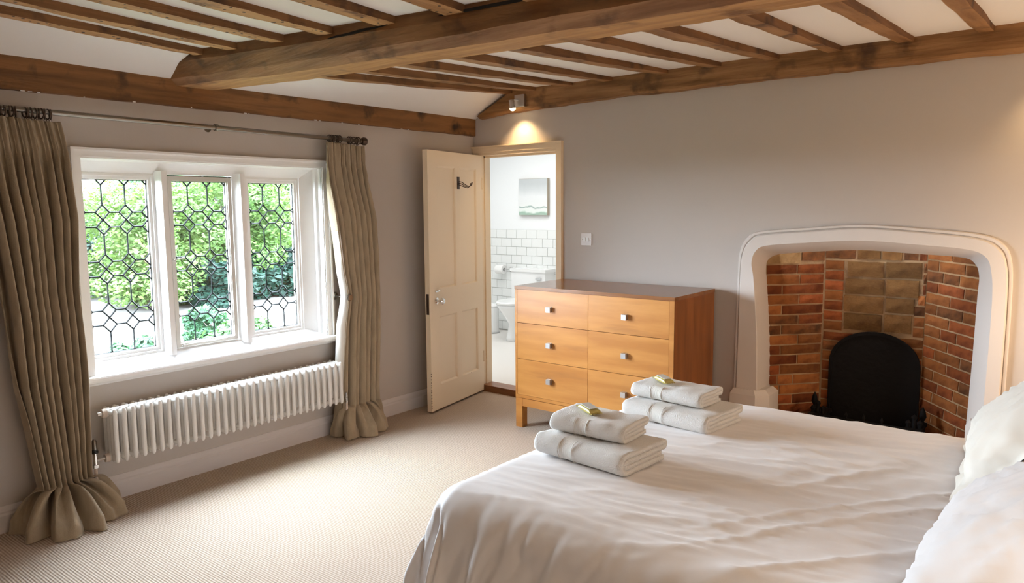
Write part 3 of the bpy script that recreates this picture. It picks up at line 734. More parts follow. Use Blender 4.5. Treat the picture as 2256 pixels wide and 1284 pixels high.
hk = empty('coat_hook', (0, 0, 0), 'small dark metal triple coat hook screwed to the open door', 'coat hook')
hk.location = door.location; hk.rotation_euler = door.rotation_euler
S0, Y0, Z0 = 0.352, LT/2, 1.690
bm = NB(); box(bm, (S0-0.016, Y0, Z0-0.045), (S0+0.016, Y0+0.004, Z0+0.045)); mk('back_plate', bm, m_bronze, hk, bevel=0.0015, seg=1)
for k in range(3):
    dx = (k-1)*0.014; L_ = 0.085 + 0.004*k
    bm = NB(); tube(bm, [(S0+dx*0.4, Y0+0.003, Z0+0.012-k*0.012), (S0+dx-0.01, Y0+0.02, Z0+0.006-k*0.012), (S0+dx-0.03, Y0+0.045, Z0-0.018-k*0.006), (S0+dx-0.045, Y0+0.065, Z0-0.026-k*0.006), (S0+dx-0.055, Y0+0.08, Z0-0.014-k*0.005), (S0+dx-0.058, Y0+0.083, Z0+0.006-k*0.004)], 0.0032, 7)
    mk('hook', bm, m_bronze, hk, smooth=True)
# door frame, lining and threshold
bm = NB()
for (a, b, yy) in ((0.0, 0.012, -0.030), (0.012, 0.045, -0.018), (0.045, 0.056, -0.012)):
    X0, X1, Z1 = -0.0, 0.874, 1.982
    box(bm, (0.872-b, yy, 0), (0.872-a, 0.002, Z1-a)); box(bm, (0.004, yy, Z1-b), (0.872-b, 0.002, Z1-a))
box(bm, (0.004, -0.014, 0), (0.058, 0.002, 1.93))
box(bm, (0.0, -0.034, 1.978), (0.876, 0.002, 1.985))
mk('trim_1', bm, m_cream, bevel=0.0015, seg=1)['kind'] = 'structure'
bm = NB()
box(bm, (0.052, -0.01, 0.03), (0.066, 0.125, 1.93)); box(bm, (0.812, -0.01, 0.0), (0.828, 0.125, 1.93)); box(bm, (0.052, -0.01, 1.914), (0.828, 0.125, 1.93))
box(bm, (0.066, 0.05, 0.03), (0.075, 0.09, 1.914)); box(bm, (0.80, 0.05, 0.03), (0.812, 0.09, 1.914)); box(bm, (0.066, 0.05, 1.900), (0.812, 0.09, 1.914))
mk('trim_2', bm, m_cream)['kind'] = 'structure'
bm = NB(); box(bm, (0.052, -0.008, 0.0), (0.828, 0.125, 0.052)); mk('trim_3', bm, m_thresh, bevel=0.004)['kind'] = 'structure'

# ================================================================== BATHROOM
BZ, BY = 0.05, 2.22
bm = NB(); box(bm, (-2.15, 0.12, BZ-0.04), (1.3, BY+0.1, BZ)); mk('floor', bm, m_bfloor)['kind'] = 'structure'
bm = NB(); box(bm, (-2.2, BY, 0), (1.35, BY+0.1, 2.5)); wb = mk('wall_bathroom', bm, m_bwall); wb['kind'] = 'structure'
bm = NB(); box(bm, (-2.25, 0.0, 0), (-2.15, BY+0.1, 2.5)); mk('wall_bathroom', bm, m_bwall)['kind'] = 'structure'
bm = NB(); box(bm, (1.3, 0.12, 0), (1.4, BY+0.1, 2.5)); mk('wall_bathroom', bm, m_bwall)['kind'] = 'structure'
bm = NB(); box(bm, (-2.25, 0.0, 0), (-0.15, 0.1, 2.5)); mk('wall_bathroom', bm, m_bwall)['kind'] = 'structure'
bm = NB(); box(bm, (-2.25, 0.0, 2.4), (1.4, BY+0.1, 2.5)); mk('ceiling_bathroom', bm, m_bwall)['kind'] = 'structure'
TW, TH = 0.148, 0.0985
TZ1 = 1.247
bm = NB(); box(bm, (-2.0, BY-0.006, BZ), (0.3, BY, TZ1)); tp = mk('tile_grout', bm, m_grout, wb)
bm = NB(); box(bm, (-TW/2+0.0015, -0.009, -TH/2+0.0015), (TW/2-0.0015, 0, TH/2-0.0015))
bmesh.ops.bevel(bm, geom=bm.edges[:], offset=0.0025, segments=1, affect='EDGES')
bmesh.ops.recalc_face_normals(bm, faces=bm.faces)
met = bpy.data.meshes.new('tile'); bm.to_mesh(met); bm.free(); met.materials.append(m_tile)
for rr_ in range(12):
    zc = TZ1 - TH*(rr_+0.5)
    for cc in range(15):
        xc = -1.95 + cc*TW + (TW/2 if rr_ % 2 else 0)
        link('tile', met, wb, (xc, BY-0.006 + random.uniform(-.0006, .0006), zc), (random.uniform(-.006, .006), 0, random.uniform(-.006, .006)))
# toilet
to = empty('toilet', (-0.98, BY-0.01, BZ), 'white close-coupled toilet against the tiled bathroom wall', 'toilet')
def oval(cx, cy, a, b, z, n_=28, back=None):
    out = []
    for k in range(n_):
        t = k*2*PI/n_; x = cx + a*math.cos(t); y = cy + b*math.sin(t)
        if back is not None: y = min(y, back)
        out.append((x, y, z))
    return out
bm = NB(); vs = grid(bm, [oval(0, -0.36, .095, .20, 0, back=-.10), oval(0, -0.36, .09, .19, 0.04, back=-.10), oval(0, -0.35, .075, .16, 0.18, back=-.10), oval(0, -0.38, .12, .20, 0.28, back=-.08), oval(0, -0.41, .175, .235, 0.37, back=-.06), oval(0, -0.42, .185, .245, 0.405, back=-.04), oval(0, -0.42, .15, .20, 0.405, back=-.06), oval(0, -0.42, .13, .17, 0.30, back=-.12), oval(0, -0.42, .03, .05, 0.22, back=-.15)], close=True); bm.faces.new(vs[0]); bm.faces.new(vs[-1])
mk('bowl', bm, m_china, to, smooth=True)
bm = NB(); vs = grid(bm, [oval(0, -0.42, .185, .245, 0.408, back=-.20), oval(0, -0.42, .192, .252, 0.418, back=-.20), oval(0, -0.42, .192, .252, 0.430, back=-.20), oval(0, -0.42, .18, .24, 0.440, back=-.205)], close=True); bm.faces.new(vs[0]); bm.faces.new(vs[-1])
mk('seat', bm, m_china, to, auto=True)
bm = NB(); box(bm, (-0.235, -0.19, 0.38), (0.235, -0.005, 0.735)); box(bm, (-0.16, -0.17, 0.2), (0.16, -0.005, 0.385)); mk('cistern', bm, m_china, to, bevel=0.02, seg=3, auto=True)
bm = NB(); box(bm, (-0.248, -0.203, 0.735), (0.248, 0.0, 0.768)); mk('cistern_lid', bm, m_china, to, bevel=0.008, seg=2, auto=True)
bm = NB(); box(bm, (0.12, -0.215, 0.66), (0.19, -0.195, 0.675)); mk('flush_lever', bm, m_chrome, to, bevel=0.002)
# toilet roll on holder
HXp, HZ = -1.36, 0.785
tr_ = empty('toilet_roll_holder', (HXp, BY-0.014, HZ), 'chrome wall holder carrying the toilet roll', 'holder')
bm = NB(); lathe(bm, [(0.001, 0), (0.028, 0), (0.028, 0.008), (0.01, 0.012)], Matrix.Rotation(PI/2, 4, 'X'), 18); mk('wall_plate', bm, m_chrome, tr_, auto=True)
bm = NB(); tube(bm, [(0, -0.005, 0), (0, -0.06, 0), (-0.01, -0.075, 0), (-0.17, -0.075, 0)], 0.006, 8); mk('arm', bm, m_chrome, tr_, auto=True)
bm = NB()
vs = grid(bm, [[(HXp-0.155+xx, BY-0.014-0.075+rr*math.cos(k*PI/14), HZ+rr*math.sin(k*PI/14)) for k in range(28)] for xx, rr in ((0.105, .02), (0.105, .052), (0, .052), (0, .02), (0.105, .02))], close=True)
o = mk('toilet_roll', bm, m_paper, auto=True); tag(o, 'white toilet paper roll on the chrome wall holder', 'toilet roll')
bi = empty('pedal_bin', (-1.50, 2.0, BZ), 'slim white bin on the floor left of the toilet', 'bin')
bm = NB(); lathe(bm, [(0.001, 0), (0.085, 0), (0.088, 0.01), (0.085, 0.30), (0.08, 0.305)], None, 24); mk('bin_body', bm, m_china, bi, auto=True)
bm = NB(); lathe(bm, [(0.088, 0.305), (0.088, 0.32), (0.06, 0.345), (0.001, 0.352)], None, 24); mk('bin_lid', bm, m_china, bi, auto=True)
bm = NB(); torus(bm, (0, 0, 0.008), 0.09, 0.006, 'z', 24, 6); mk('bin_base_ring', bm, m_steel, bi, smooth=True)
# picture
pic = empty('canvas_picture', (-1.02, BY, 1.62), 'small pale green and grey seascape canvas hung over the toilet', 'picture')
bm = NB(); box(bm, (-0.20, -0.045, -0.205), (0.20, -0.002, 0.205)); mk('canvas_edge', bm, m_canvas, pic, bevel=0.003)
bm = NB(); box(bm, (-0.197, -0.0475, -0.202), (0.197, -0.0445, 0.202)); mk('painting', bm, m_art, pic)

# ================================================================== LIGHT SWITCH
sw = empty('light_switch', (1.078, 0, 1.27), 'square double light switch on the wall beside the door', 'light switch')
bm = NB(); box(bm, (-0.043, -0.009, -0.043), (0.043, 0, 0.043)); mk('switch_plate', bm, m_skirt, sw, bevel=0.002)
for dx in (-0.014, 0.014):
    bm = NB(); box(bm, (dx-0.009, -0.014, -0.013), (dx+0.009, -0.008, 0.013), mtx=Matrix.Rotation(0.08, 4, 'X')); mk('rocker', bm, m_white, sw, bevel=0.001)
for dx in (-0.033, 0.033):
    bm = NB(); lathe(bm, [(0.001, 0.0), (0.003, 0.0), (0.003, 0.0012), (0.001, 0.0015)], Matrix.Translation((dx, -0.009, 0)) @ Matrix.Rotation(PI/2, 4, 'X'), 8); mk('screw', bm, m_chrome, sw)

# ================================================================== SPOTLIGHT
def spotlight(x, label, lit=True):
    s = empty('spotlight', (x, -0.066, 2.292), label, 'spotlight', 'spotlights on the fireplace wall beam')
    bm = NB(); box(bm, (-0.045, -0.022, -0.045), (0.045, 0, 0.045)); mk('mounting_plate', bm, m_steel, s, bevel=0.003)
    bm = NB(); tube(bm, [(-0.01, -0.018, 0.005), (-0.022, -0.05, 0.008), (-0.03, -0.078, -0.002)], 0.0045, 8); mk('arm', bm, m_steel, s, auto=True)
    ax = Vector((0.05, 0.22, -1)).normalized(); q = ax.to_track_quat('Z', 'Y').to_matrix().to_4x4()
    Mx = Matrix.Translation((-0.03, -0.080, 0.0)) @ q
    bm = NB(); lathe(bm, [(0.001, -0.004), (0.017, -0.004), (0.019, 0.0), (0.019, 0.04), (0.024, 0.052), (0.0265, 0.058), (0.022, 0.058), (0.018, 0.045), (0.001, 0.04)], Mx, 20); mk('lamp_body', bm, m_steel, s, auto=True)
    bm = NB(); lathe(bm, [(0.001, 0.050), (0.019, 0.052), (0.0225, 0.060), (0.020, 0.070), (0.010, 0.077), (0.001, 0.079)], Mx, 18); mk('bulb', bm, m_bulb, s, smooth=True)
    p0 = Vector(s.location) + (Mx @ Vector((0, 0, 0.085)))
    light('spot_beam', 'SPOT', p0, 9, (1.0, 0.68, 0.34), target=p0 + Vector((0.04, 0.34, -1)), spot_size=math.radians(105), spot_blend=1.0, shadow_soft_size=0.015)
spotlight(0.535, 'small steel spotlight shining down above the bathroom door')
spotlight(3.86, 'small steel spotlight over the bed end of the fireplace wall')

# ================================================================== CHEST OF DRAWERS
CX0, CX1, CY0, CY1, CT = 0.899, 2.072, -0.621, -0.045, 0.977
chest = empty('chest_of_drawers', (1.485, -0.33, 0), 'honey wooden six-drawer chest with square steel knobs beside the fireplace', 'chest of drawers')
Ci = Matrix.Translation((-1.485, 0.33, 0))
def cb(name, lo, hi, m, bev=0.0015, seg=1):
    bm = NB(); box(bm, lo, hi); bm.transform(Ci); return mk(name, bm, m, chest, bevel=bev, seg=seg)
cb('chest_top', (CX0-0.002, CY0-0.004, CT-0.022), (CX1+0.002, CY1, CT), m_chtop, 0.002)
bm = NB(); box(bm, (CX0, CY0, 0.208), (CX0+0.017, CY1, CT-0.022)); box(bm, (CX1-0.030, CY0, 0.208), (CX1, CY1, CT-0.022))
box(bm, (CX0+0.017, CY0+0.02, 0.208), (CX1-0.03, CY1, 0.215)); box(bm, (CX0+0.017, CY1-0.012, 0.21), (CX1-0.03, CY1, CT-0.022))
bm.transform(Ci); mk('carcass', bm, m_chz, chest)
bm = NB(); box(bm, (CX0, CY0-0.001, 0.208), (CX0+0.0172, CY0+0.004, CT-0.022)); box(bm, (CX1-0.0302, CY0-0.001, 0.208), (CX1, CY0+0.004, CT-0.022)); box(bm, (CX0+0.017, CY0-0.001, 0.208), (CX1-0.03, CY0+0.02, 0.229))
bm.transform(Ci); mk('front_frame', bm, m_chx, chest)
bm = NB(); box(bm, (CX0+0.017, CY0+0.02, 0.215), (CX1-0.03, CY0+0.024, CT-0.022)); bm.transform(Ci); mk('inside_shade', bm, m_crack_shade, chest)  # near-black sheet: shade behind the drawer fronts given as colour
XD = [(CX0+0.0185, 1.4815), (1.4845, CX1-0.0315)]
ZD = [(0.7285, 0.9535), (0.480, 0.7255), (0.2305, 0.477)]
k = 0
for zi, (z0, z1) in enumerate(ZD):
    for xi, (x0, x1) in enumerate(XD):
        dr = cb('drawer', (x0, CY0-0.0005, z0), (x1, CY0+0.018, z1), m_draw[k], 0.0008); k += 1
        kx = 1.19 if xi == 0 else 1.752; kz = (0.836, 0.598, 0.355)[zi]
        bm = NB(); box(bm, (kx-0.0165, CY0-0.030, kz-0.0165), (kx+0.0165, CY0-0.004, kz+0.0165)); box(bm, (kx-0.006, CY0-0.005, kz-0.006), (kx+0.006, CY0+0.001, kz+0.006))
        bm.transform(Ci); mk('knob', bm, m_steel, dr, bevel=0.0012, seg=1)
cb('plinth_rail', (CX0+0.004, CY0+0.002, 0.150), (CX1-0.004, CY0+0.03, 0.204), m_chx)
cb('plinth_rail', (CX0+0.004, CY1-0.03, 0.150), (CX1-0.004, CY1, 0.204), m_chx)
cb('side_rail', (CX0+0.004, CY0+0.03, 0.150), (CX0+0.03, CY1-0.03, 0.204), m_chx)
cb('side_rail', (CX1-0.03, CY0+0.03, 0.150), (CX1-0.004, CY1-0.03, 0.204), m_chx)
for x in (CX0+0.002, CX1-0.057):
    for y in (CY0, CY1-0.055): cb('leg', (x, y, 0), (x+0.055, y+0.055, 0.206), m_chx, 0.002)

# ================================================================== FIREPLACE
fp = empty('fireplace', (2.92, 0, 0), 'brick fireplace recess in a pale arched stone surround', 'fireplace')
Fi = Matrix.Translation((-2.92, 0, 0))
def crom(pts, n_=5, sharp=()):
    out = []
    for i in range(len(pts)-1):
        p0 = Vector(pts[max(i-1, 0)]); p1 = Vector(pts[i]); p2 = Vector(pts[i+1]); p3 = Vector(pts[min(i+2, len(pts)-1)])
        for k in range(n_):
            t = k/n_
            out.append(0.5*((2*p1) + (-p0+p2)*t + (2*p0-5*p1+4*p2-p3)*t*t + (-p0+3*p1-3*p2+p3)*t**3))
    out.append(Vector(pts[-1])); return out
oA = [(2.196, 0.0), (2.203, 0.60), (2.208, 1.10), (2.222, 1.235), (2.262, 1.305), (2.335, 1.345), (2.60, 1.370), (2.92, 1.392), (3.25, 1.372), (3.50, 1.345), (3.592, 1.300), (3.632, 1.22), (3.645, 1.05), (3.645, 0.6), (3.640, 0.0)]
oC = [(2.362, 0.0), (2.352, 0.60), (2.322, 1.02), (2.302, 1.145), (2.325, 1.222), (2.395, 1.258), (2.62, 1.280), (2.92, 1.299), (3.22, 1.283), (3.44, 1.264), (3.520, 1.228), (3.548, 1.155), (3.560, 1.0), (3.556, 0.6), (3.545, 0.0)]
oD = [(2.366, 0.0), (2.360, 0.60), (2.338, 1.00), (2.328, 1.10), (2.345, 1.165), (2.410, 1.198), (2.62, 1.222), (2.90, 1.240), (3.18, 1.228), (3.40, 1.216), (3.462, 1.186), (3.486, 1.12), (3.484, 1.0), (3.478, 0.6), (3.462, 0.0)]
A, C_, D_ = crom(oA), crom(oC), crom(oD)
def off(R_, q):   # shrink towards the centre
    return [Vector((p[0] + (2.92-p[0])/max(0.3, abs(2.92-p[0]))*min(q, abs(2.92-p[0])), p[1]-q if p[1] > 0.4 else p[1])) for p in R_]
def ring(R_, y): return [Vector((p[0], y, p[1])) for p in R_]
bm = NB()
rws = [ring(A, 0.002), ring(A, -0.012), ring(off(A, 0.004), -0.020), ring(off(A, 0.014), -0.020), ring(off(A, 0.018), -0.012), ring(off(A, 0.022), -0.028), ring(off(A, 0.026), -0.032),
       ring([a.lerp(b, 0.96) for a, b in zip(off(A, 0.03), C_)], -0.032), ring(C_, -0.028), ring(D_, 0.10), ring(D_, 0.20)]
grid(bm, rws); bm.transform(Fi); mk('surround', bm, m_stone, fp, auto=True)
# stopped plinth blocks at the feet of the jambs
for sx, (xa, xb) in ((1, (2.192, 2.42)), (-1, (3.475, 3.648))):
    bm = NB()
    pts = [(xa, -0.002), (xa, -0.052), (xb-0.065, -0.052), (xb, 0.02), (xb, 0.19)] if sx == 1 else [(xb, -0.002), (xb, -0.052), (xa+0.05, -0.052), (xa, 0.02), (xa, 0.19)]
    cxm = (2.29, 3.57)[0 if sx == 1 else 1]
    def lay(z, q): return [Vector((x + (cxm-x)*q, y*(1-q)+(0.0)*q, z)) for x, y in pts]
    vs = grid(bm, [lay(0, 0), lay(0.315, 0), lay(0.350, 0.20)])
    bm.faces.new([v for v in vs[-1]])
    bm.transform(Fi); mk('plinth_block', bm, m_stone, fp)
# masonry backing (mortar), hearth and flue
HB = 0.455
bm = NB()
path = [(2.33, 0.15), (2.60, HB), (3.19, HB), (3.50, 0.15)]
a = [bm.verts.new((x, y, 0)) for x, y in path]; b = [bm.verts.new((x, y, 1.5)) for x, y in path]
a2 = [bm.verts.new((x, y, 0)) for x, y in ((2.20, 0.15), (2.20, HB+0.1), (3.6, HB+0.1), (3.6, 0.15))]; b2 = [bm.verts.new((v.co.x, v.co.y, 1.5)) for v in a2]
for i in range(3): bm.faces.new((a[i], a[i+1], b[i+1], b[i])); bm.faces.new((a2[i], a2[i+1], b2[i+1], b2[i]))
bm.faces.new((b2[0], b2[1], b2[2], b2[3]))
bm.transform(Fi); mk('mortar_bed', bm, m_mortar, fp)
bm = NB(); box(bm, (2.2, -0.04, -0.01), (3.64, 0.5, 0.012)); bm.transform(Fi); mk('hearth_slab', bm, m_fstone, fp)
bcount = 0
BM_CACHE = {}
def brick(u0, u1, z0, z1, o, dirv, nrm, m, deep=0.008, tilt=0.0):
    """brick face between u0..u1 along dirv from o, proud of the mortar by deep along nrm"""
    global bcount
    bm = NB(); nx_, nz_ = max(2, int((u1-u0)/0.035)), 2
    rws = []; wdt, hgt = u1-u0, z1-z0; sd = bcount*3.7
    fr_ = []
    for j in range(nz_+1):
        row = []
        for i in range(nx_+1):
            u = -wdt/2 + wdt*i/nx_; z = -hgt/2 + hgt*j/nz_
            e = 0.0025
            u2 = u + e*nz(i*1.3+sd, j*2.1); z2 = z + e*nz(i*0.9, j*1.7+sd); dd = deep + 0.004*nz(i*1.1+sd, j, 5)
            if i in (0, nx_) or j in (0, nz_): dd -= 0.0035; 
            row.append((u2, -dd, z2))
        fr_.append(row)
    vs = grid(bm, fr_)
    # skirt down into the mortar
    border = vs[0][:] + [vs[j][-1] for j in range(1, nz_+1)] + vs[-1][:-1][::-1] + [vs[j][0] for j in range(nz_-1, 0, -1)]
    back = [bm.verts.new((v.co.x*1.0, 0.004, v.co.z)) for v in border]
    for i in range(len(border)):
        j = (i+1) % len(border); bm.faces.new((border[i], border[j], back[j], back[i]))
    c = Vector(o) + Vector(dirv)*((u0+u1)/2)
    ang = math.atan2(dirv[1], dirv[0])
    ob = mk('brick', bm, m, fp, loc=(c.x-2.92, c.y, (z0+z1)/2), rot=(0, tilt + random.uniform(-.012, .012), ang))
    bcount += 1; return ob
dl = Vector((0.27, 0.305, 0)).normalized(); LL = math.hypot(0.27, 0.305)
dr_ = Vector((0.31, -0.305, 0)).normalized(); LR = math.hypot(0.31, 0.305)
def pick(z=0.5):
    q = random.random()
    return m_bricks[0] if q < 0.5 else m_bricks[1] if q < 0.85 else m_bricks[2]
CH, MJ = 0.0655, 0.0095
# left splay: pale stone at the top then courses
z = 1.262
brick(0.0, 0.23, 1.135, 1.255, (2.33, .15, 0), dl, None, m_pale, 0.012); brick(0.245, LL-0.005, 1.150, 1.255, (2.33, .15, 0), dl, None, m_bricks[2], 0.012)
row = 0; ztop = 1.124
while ztop > 0.10:
    if row == 0: cuts = [0.0, 0.215, LL]
    elif row % 2 == 1: cuts = [0.0, 0.235, LL-0.0]
    else: cuts = [0.0, 0.115, LL-0.0]
    if row in (11, 13): cuts = [0.0, 0.10, 0.21, LL]
    for a_, b_2 in zip(cuts, cuts[1:]):
        brick(a_+MJ/2, b_2-MJ/2, ztop-CH+MJ, ztop, (2.33, .15, 0), dl, None, pick())
    ztop -= CH; row += 1
# right splay, courses tilt down towards the room
row = 0; ztop = 1.30
while ztop > 0.05:
    cuts = [0.0, 0.10, 0.31, LR] if row % 2 == 0 else [0.0, 0.205, LR]
    if row % 5 == 3: cuts = [0.0, 0.14, 0.27, LR]
    tl = 0.02 + 0.004*row
    for a_, b_2 in zip(cuts, cuts[1:]):
        um = (a_+b_2)/2; dz = -(um-0.12)*tl*0.9
        brick(a_+MJ/2, b_2-MJ/2, ztop-CH+MJ+dz, ztop+dz, (3.19, HB, 0), dr_, None, pick(), tilt=tl)
    ztop -= CH; row += 1
# back: sandstone blocks between brick quoins, then brick around the arch
bo = (0, HB, 0); ex = Vector((1, 0, 0))
for (x0, x1, z0, z1) in ((2.745, 2.952, 1.053, 1.148), (2.966, 3.160, 1.056, 1.152), (2.735, 2.958, 0.943, 1.040), (2.972, 3.150, 0.940, 1.045), (2.732, 2.958, 0.828, 0.932), (2.972, 3.128, 0.840, 0.930), (2.736, 2.955, 0.715, 0.818), (2.970, 3.120, 0.718, 0.828),
                         (2.80, 2.93, 1.165, 1.27), (2.942, 3.05, 1.165, 1.27)):
    brick(x0, x1, z0, z1, bo, ex, None, m_fstone, 0.014)
brick(2.61, 2.785, 1.165, 1.27, bo, ex, None, m_bricks[2]); brick(3.062, 3.135, 1.168, 1.27, bo, ex, None, m_bricks[2]); brick(3.146, 3.185, 1.168, 1.27, bo, ex, None, m_bricks[0])
ztop = 1.150; row = 0
while ztop > 0.05:
    if ztop > 0.73:
        brick(2.612, 2.722, ztop-CH+MJ, ztop, bo, ex, None, m_bricks[0] if row % 3 else m_bricks[1])
        brick(3.172-(0.022 if ztop < 1.0 else 0)-(0.02 if ztop < 0.9 else 0), 3.186, ztop-CH+MJ, ztop, bo, ex, None, pick())
    elif ztop > 0.66:
        brick(2.612, 2.80, ztop-CH+MJ, ztop-0.006, bo, ex, None, m_bricks[0]); brick(2.812, 3.02, ztop-CH+MJ, ztop-0.006, bo, ex, None, m_bricks[0]); brick(3.032, 3.186, ztop-CH+MJ, ztop-0.006, bo, ex, None, m_bricks[1])
    else:
        brick(2.612, 2.60+0.145, ztop-CH+MJ, ztop, bo, ex, None, pick()); brick(3.10, 3.186, ztop-CH+MJ, ztop, bo, ex, None, pick())
    ztop -= CH; row += 1
# cast-iron arched fireback
fb = empty('fireback', (2.925, HB-0.03, 0.012), 'black arched cast-iron fireback standing against the bricks', 'fireback')
def archpts(w_, zs_, rise, n_=20):
    return [(-w_, 0.0)] + [(-w_*math.cos(PI*k/n_), zs_ + rise*math.sin(PI*k/n_)**0.9) for k in range(n_+1)] + [(w_, 0.0)]
bm = NB(); o1 = archpts(0.262, 0.48, 0.222); o2 = archpts(0.245, 0.475, 0.208)
vs = grid(bm, [[(x, 0.012, z) for x, z in o1], [(x, -0.012, z) for x, z in o1], [(x, -0.014, z) for x, z in o2], [(x, -0.004, z) for x, z in o2]])
bm.faces.new(vs[-1]); mk('plate', bm, m_iron, fb)
# fire basket
gr = empty('fire_basket', (2.93, 0.27, 0.012), 'black iron fire basket with finials in the hearth', 'fire grate')
bm = NB()
for z in (0.12, 0.15, 0.18): tube(bm, [(-0.24, -0.06, z), (0.24, -0.06, z)], 0.006, 6)
for x in [-0.2+0.05*k for k in range(9)]: tube(bm, [(x, -0.06, 0.115), (x, 0.12, 0.115)], 0.006, 6)
mk('grate_bars', bm, m_iron, gr)
for k in range(3):
    x = -0.10 + 0.10*k
    bm = NB(); tube(bm, [(x, -0.06, 0.10), (x, -0.06, 0.19), (x, -0.06, 0.205), (x, -0.06, 0.225)], [0.006, 0.006, 0.009, 0.002], 8); mk('upright', bm, m_iron, gr)
for sx in (-1, 1):
    bm = NB()
    box(bm, (sx*0.27-0.035, -0.10, 0.0), (sx*0.27+0.035, 0.10, 0.18)); box(bm, (sx*0.27-0.045, -0.11, 0.17), (sx*0.27+0.045, 0.11, 0.19))
    for kx, hh in ((-0.03, 0.235), (0.0, 0.27), (0.03, 0.24)):
        tube(bm, [(sx*0.27+kx, -0.05, 0.185), (sx*0.27+kx, -0.05, hh-0.03), (sx*0.27+kx, -0.05, hh-0.015), (sx*0.27+kx, -0.05, hh)], [0.010, 0.012, 0.017, 0.002], 8)
    mk('end_cheek', bm, m_iron, gr)
    bm = NB(); lathe(bm, [(0.01, 0.19), (0.014, 0.21), (0.008, 0.225), (0.02, 0.25), (0.014, 0.285), (0.001, 0.31)], Matrix.Translation((sx*0.305, 0.0, 0)), 12); mk('finial', bm, m_iron, gr, auto=True)

# ================================================================== BED
BX0, BX1, BY0, BY1, BT = 2.28, 4.38, -2.90, -1.22, 0.605
bed = empty('bed', ((BX0+BX1)/2, (BY0+BY1)/2, 0), 'double bed frame and mattress under the white duvet', 'bed')
Bi = Matrix.Translation(-Vector(bed.location))
def bb(name, lo, hi, m, bev=0.004): 
    bm = NB(); box(bm, lo, hi); bm.transform(Bi); return mk(name, bm, m, bed, bevel=bev, seg=2)
bb('mattress', (BX0+0.10, BY0+0.10, 0.30), (BX1-0.04, BY1-0.10, BT-0.075), m_mattress, 0.03)
bb('bed_base', (BX0+0.09, BY0+0.09, 0.12), (BX1-0.03, BY1-0.09, 0.30), m_bedwood)
for x in (BX0+0.10, BX1-0.10):
    for y in (BY0+0.10, BY1-0.16): bb('leg', (x, y, 0), (x+0.06, y+0.06, 0.12), m_bedwood)
bb('headboard', (BX1, BY0+0.05, 0.10), (BX1+0.05, BY1-0.05, 1.10), m_bedwood, 0.01)
# duvet
def hem(dd, R0=0.11, flare=0.13):
    q = R0*PI/2
    if dd < q: return R0*math.sin(dd/R0), -R0*(1-math.cos(dd/R0))
    return R0 + (dd-q)*flare, -R0 - (dd-q)*math.sqrt(1-flare*flare)
IX0, IY0_, IY1_ = BX0+0.11, BY0+0.11, BY1-0.11
DROP = 0.56
def smooth(t): t = max(0, min(1, t)); return t*t*(3-2*t)
def ridge(x, y, a, seed, k=1.0):
    """long soft creases running along direction a"""
    u = x*math.cos(a)+y*math.sin(a); v = -x*math.sin(a)+y*math.cos(a)
    n1 = nz(u*1.3*k+seed, v*9*k, seed*2)
    return (1-abs(n1)*2.2)**3 if abs(n1) < 0.45 else 0
def duvet_pt(X, Y):
    dx = max(0, IX0-X); dy0 = max(0, IY0_-Y); dy1 = max(0, Y-IY1_)
    px, py = max(X, IX0), min(max(Y, IY0_), IY1_)
    sy = -1 if dy0 > 0 else 1; dy = max(dy0, dy1)
    dd = math.hypot(dx, dy)
    fl = 0.13
    if dd > 0:
        ux, uy = -dx/dd, sy*dy/dd
        corner = 2*min(dx, dy)/(dd+1e-6)
        h, zz = hem(dd, 0.11, 0.12 + 0.10*corner)
        gz = smooth((dd-0.08)/0.35)
        th_ = math.atan2(dy, dx+1e-6)
        s_par = (Y if dx > dy else X)
        rip = 0.016*math.sin(s_par*13 + 1.5*nz(s_par*2, 3)) + 0.012*math.sin(s_par*27+2+2*nz(s_par*3, 9))
        ripc = 0.050*math.sin(th_*9.5+0.6) + 0.018*math.sin(th_*21)
        off_ = gz*((1-smooth(corner*1.4))*rip + smooth(corner*1.4)*ripc)
        x, y, z = px + ux*(h+off_), py + uy*(h+off_), BT + zz
    else: x, y, z = px, py, BT
    # puff and creases
    top = smooth(1 - dd/0.25)
    fx = (X-IX0)/(BX1-IX0)
    z += top*(0.010*nz(X*1.6, Y*1.6, 2) + 0.012*nz(X*3.3, Y*3.0, 7)*0.6)
    z += top*0.006*ridge(X, Y, 0.30, 3.1)*smooth((X-2.55)/0.6)
    z += top*0.006*ridge(X, Y, -0.15, 8.7, 1.2)*smooth((X-2.7)/0.5)
    z += top*0.008*ridge(X, Y, 0.95, 5.3, 0.9)*smooth((X-2.95)/0.5)*smooth((-1.6-Y)/0.5)
    z += top*0.0035*ridge(X, Y, 0.1, 1.4, 2.0) + top*0.0025*ridge(X, Y, 0.25, 4.4, 3.2)*smooth((X-2.5)/0.4)
    if Y < IY0_+0.1 and dd > 0.02:
        y += 0.016*ridge(X, z*1.2, 1.25, 6.6, 1.4)*smooth(dd/0.25)
    z -= 0.020*smooth((Y-(IY1_-0.3))/0.3)*0 
    return Vector((x, y, max(z, 0.03)))
NX, NY = 210, 230
X0g, X1g = IX0-DROP, BX1-0.06
Y0g, Y1g = IY0_-DROP, IY1_+DROP
rows = [[duvet_pt(X0g+(X1g-X0g)*i/NX, Y0g+(Y1g-Y0g)*j/NY) for j in range(NY+1)] for i in range(NX+1)]
bm = NB(); grid(bm, rows)
dv = mk('duvet', bm, m_cotton, smooth=True); tag(dv, 'smooth white duvet spread over the double bed and hanging at its sides', 'duvet')
def duvet_z(x, y): return duvet_pt(x, y).z
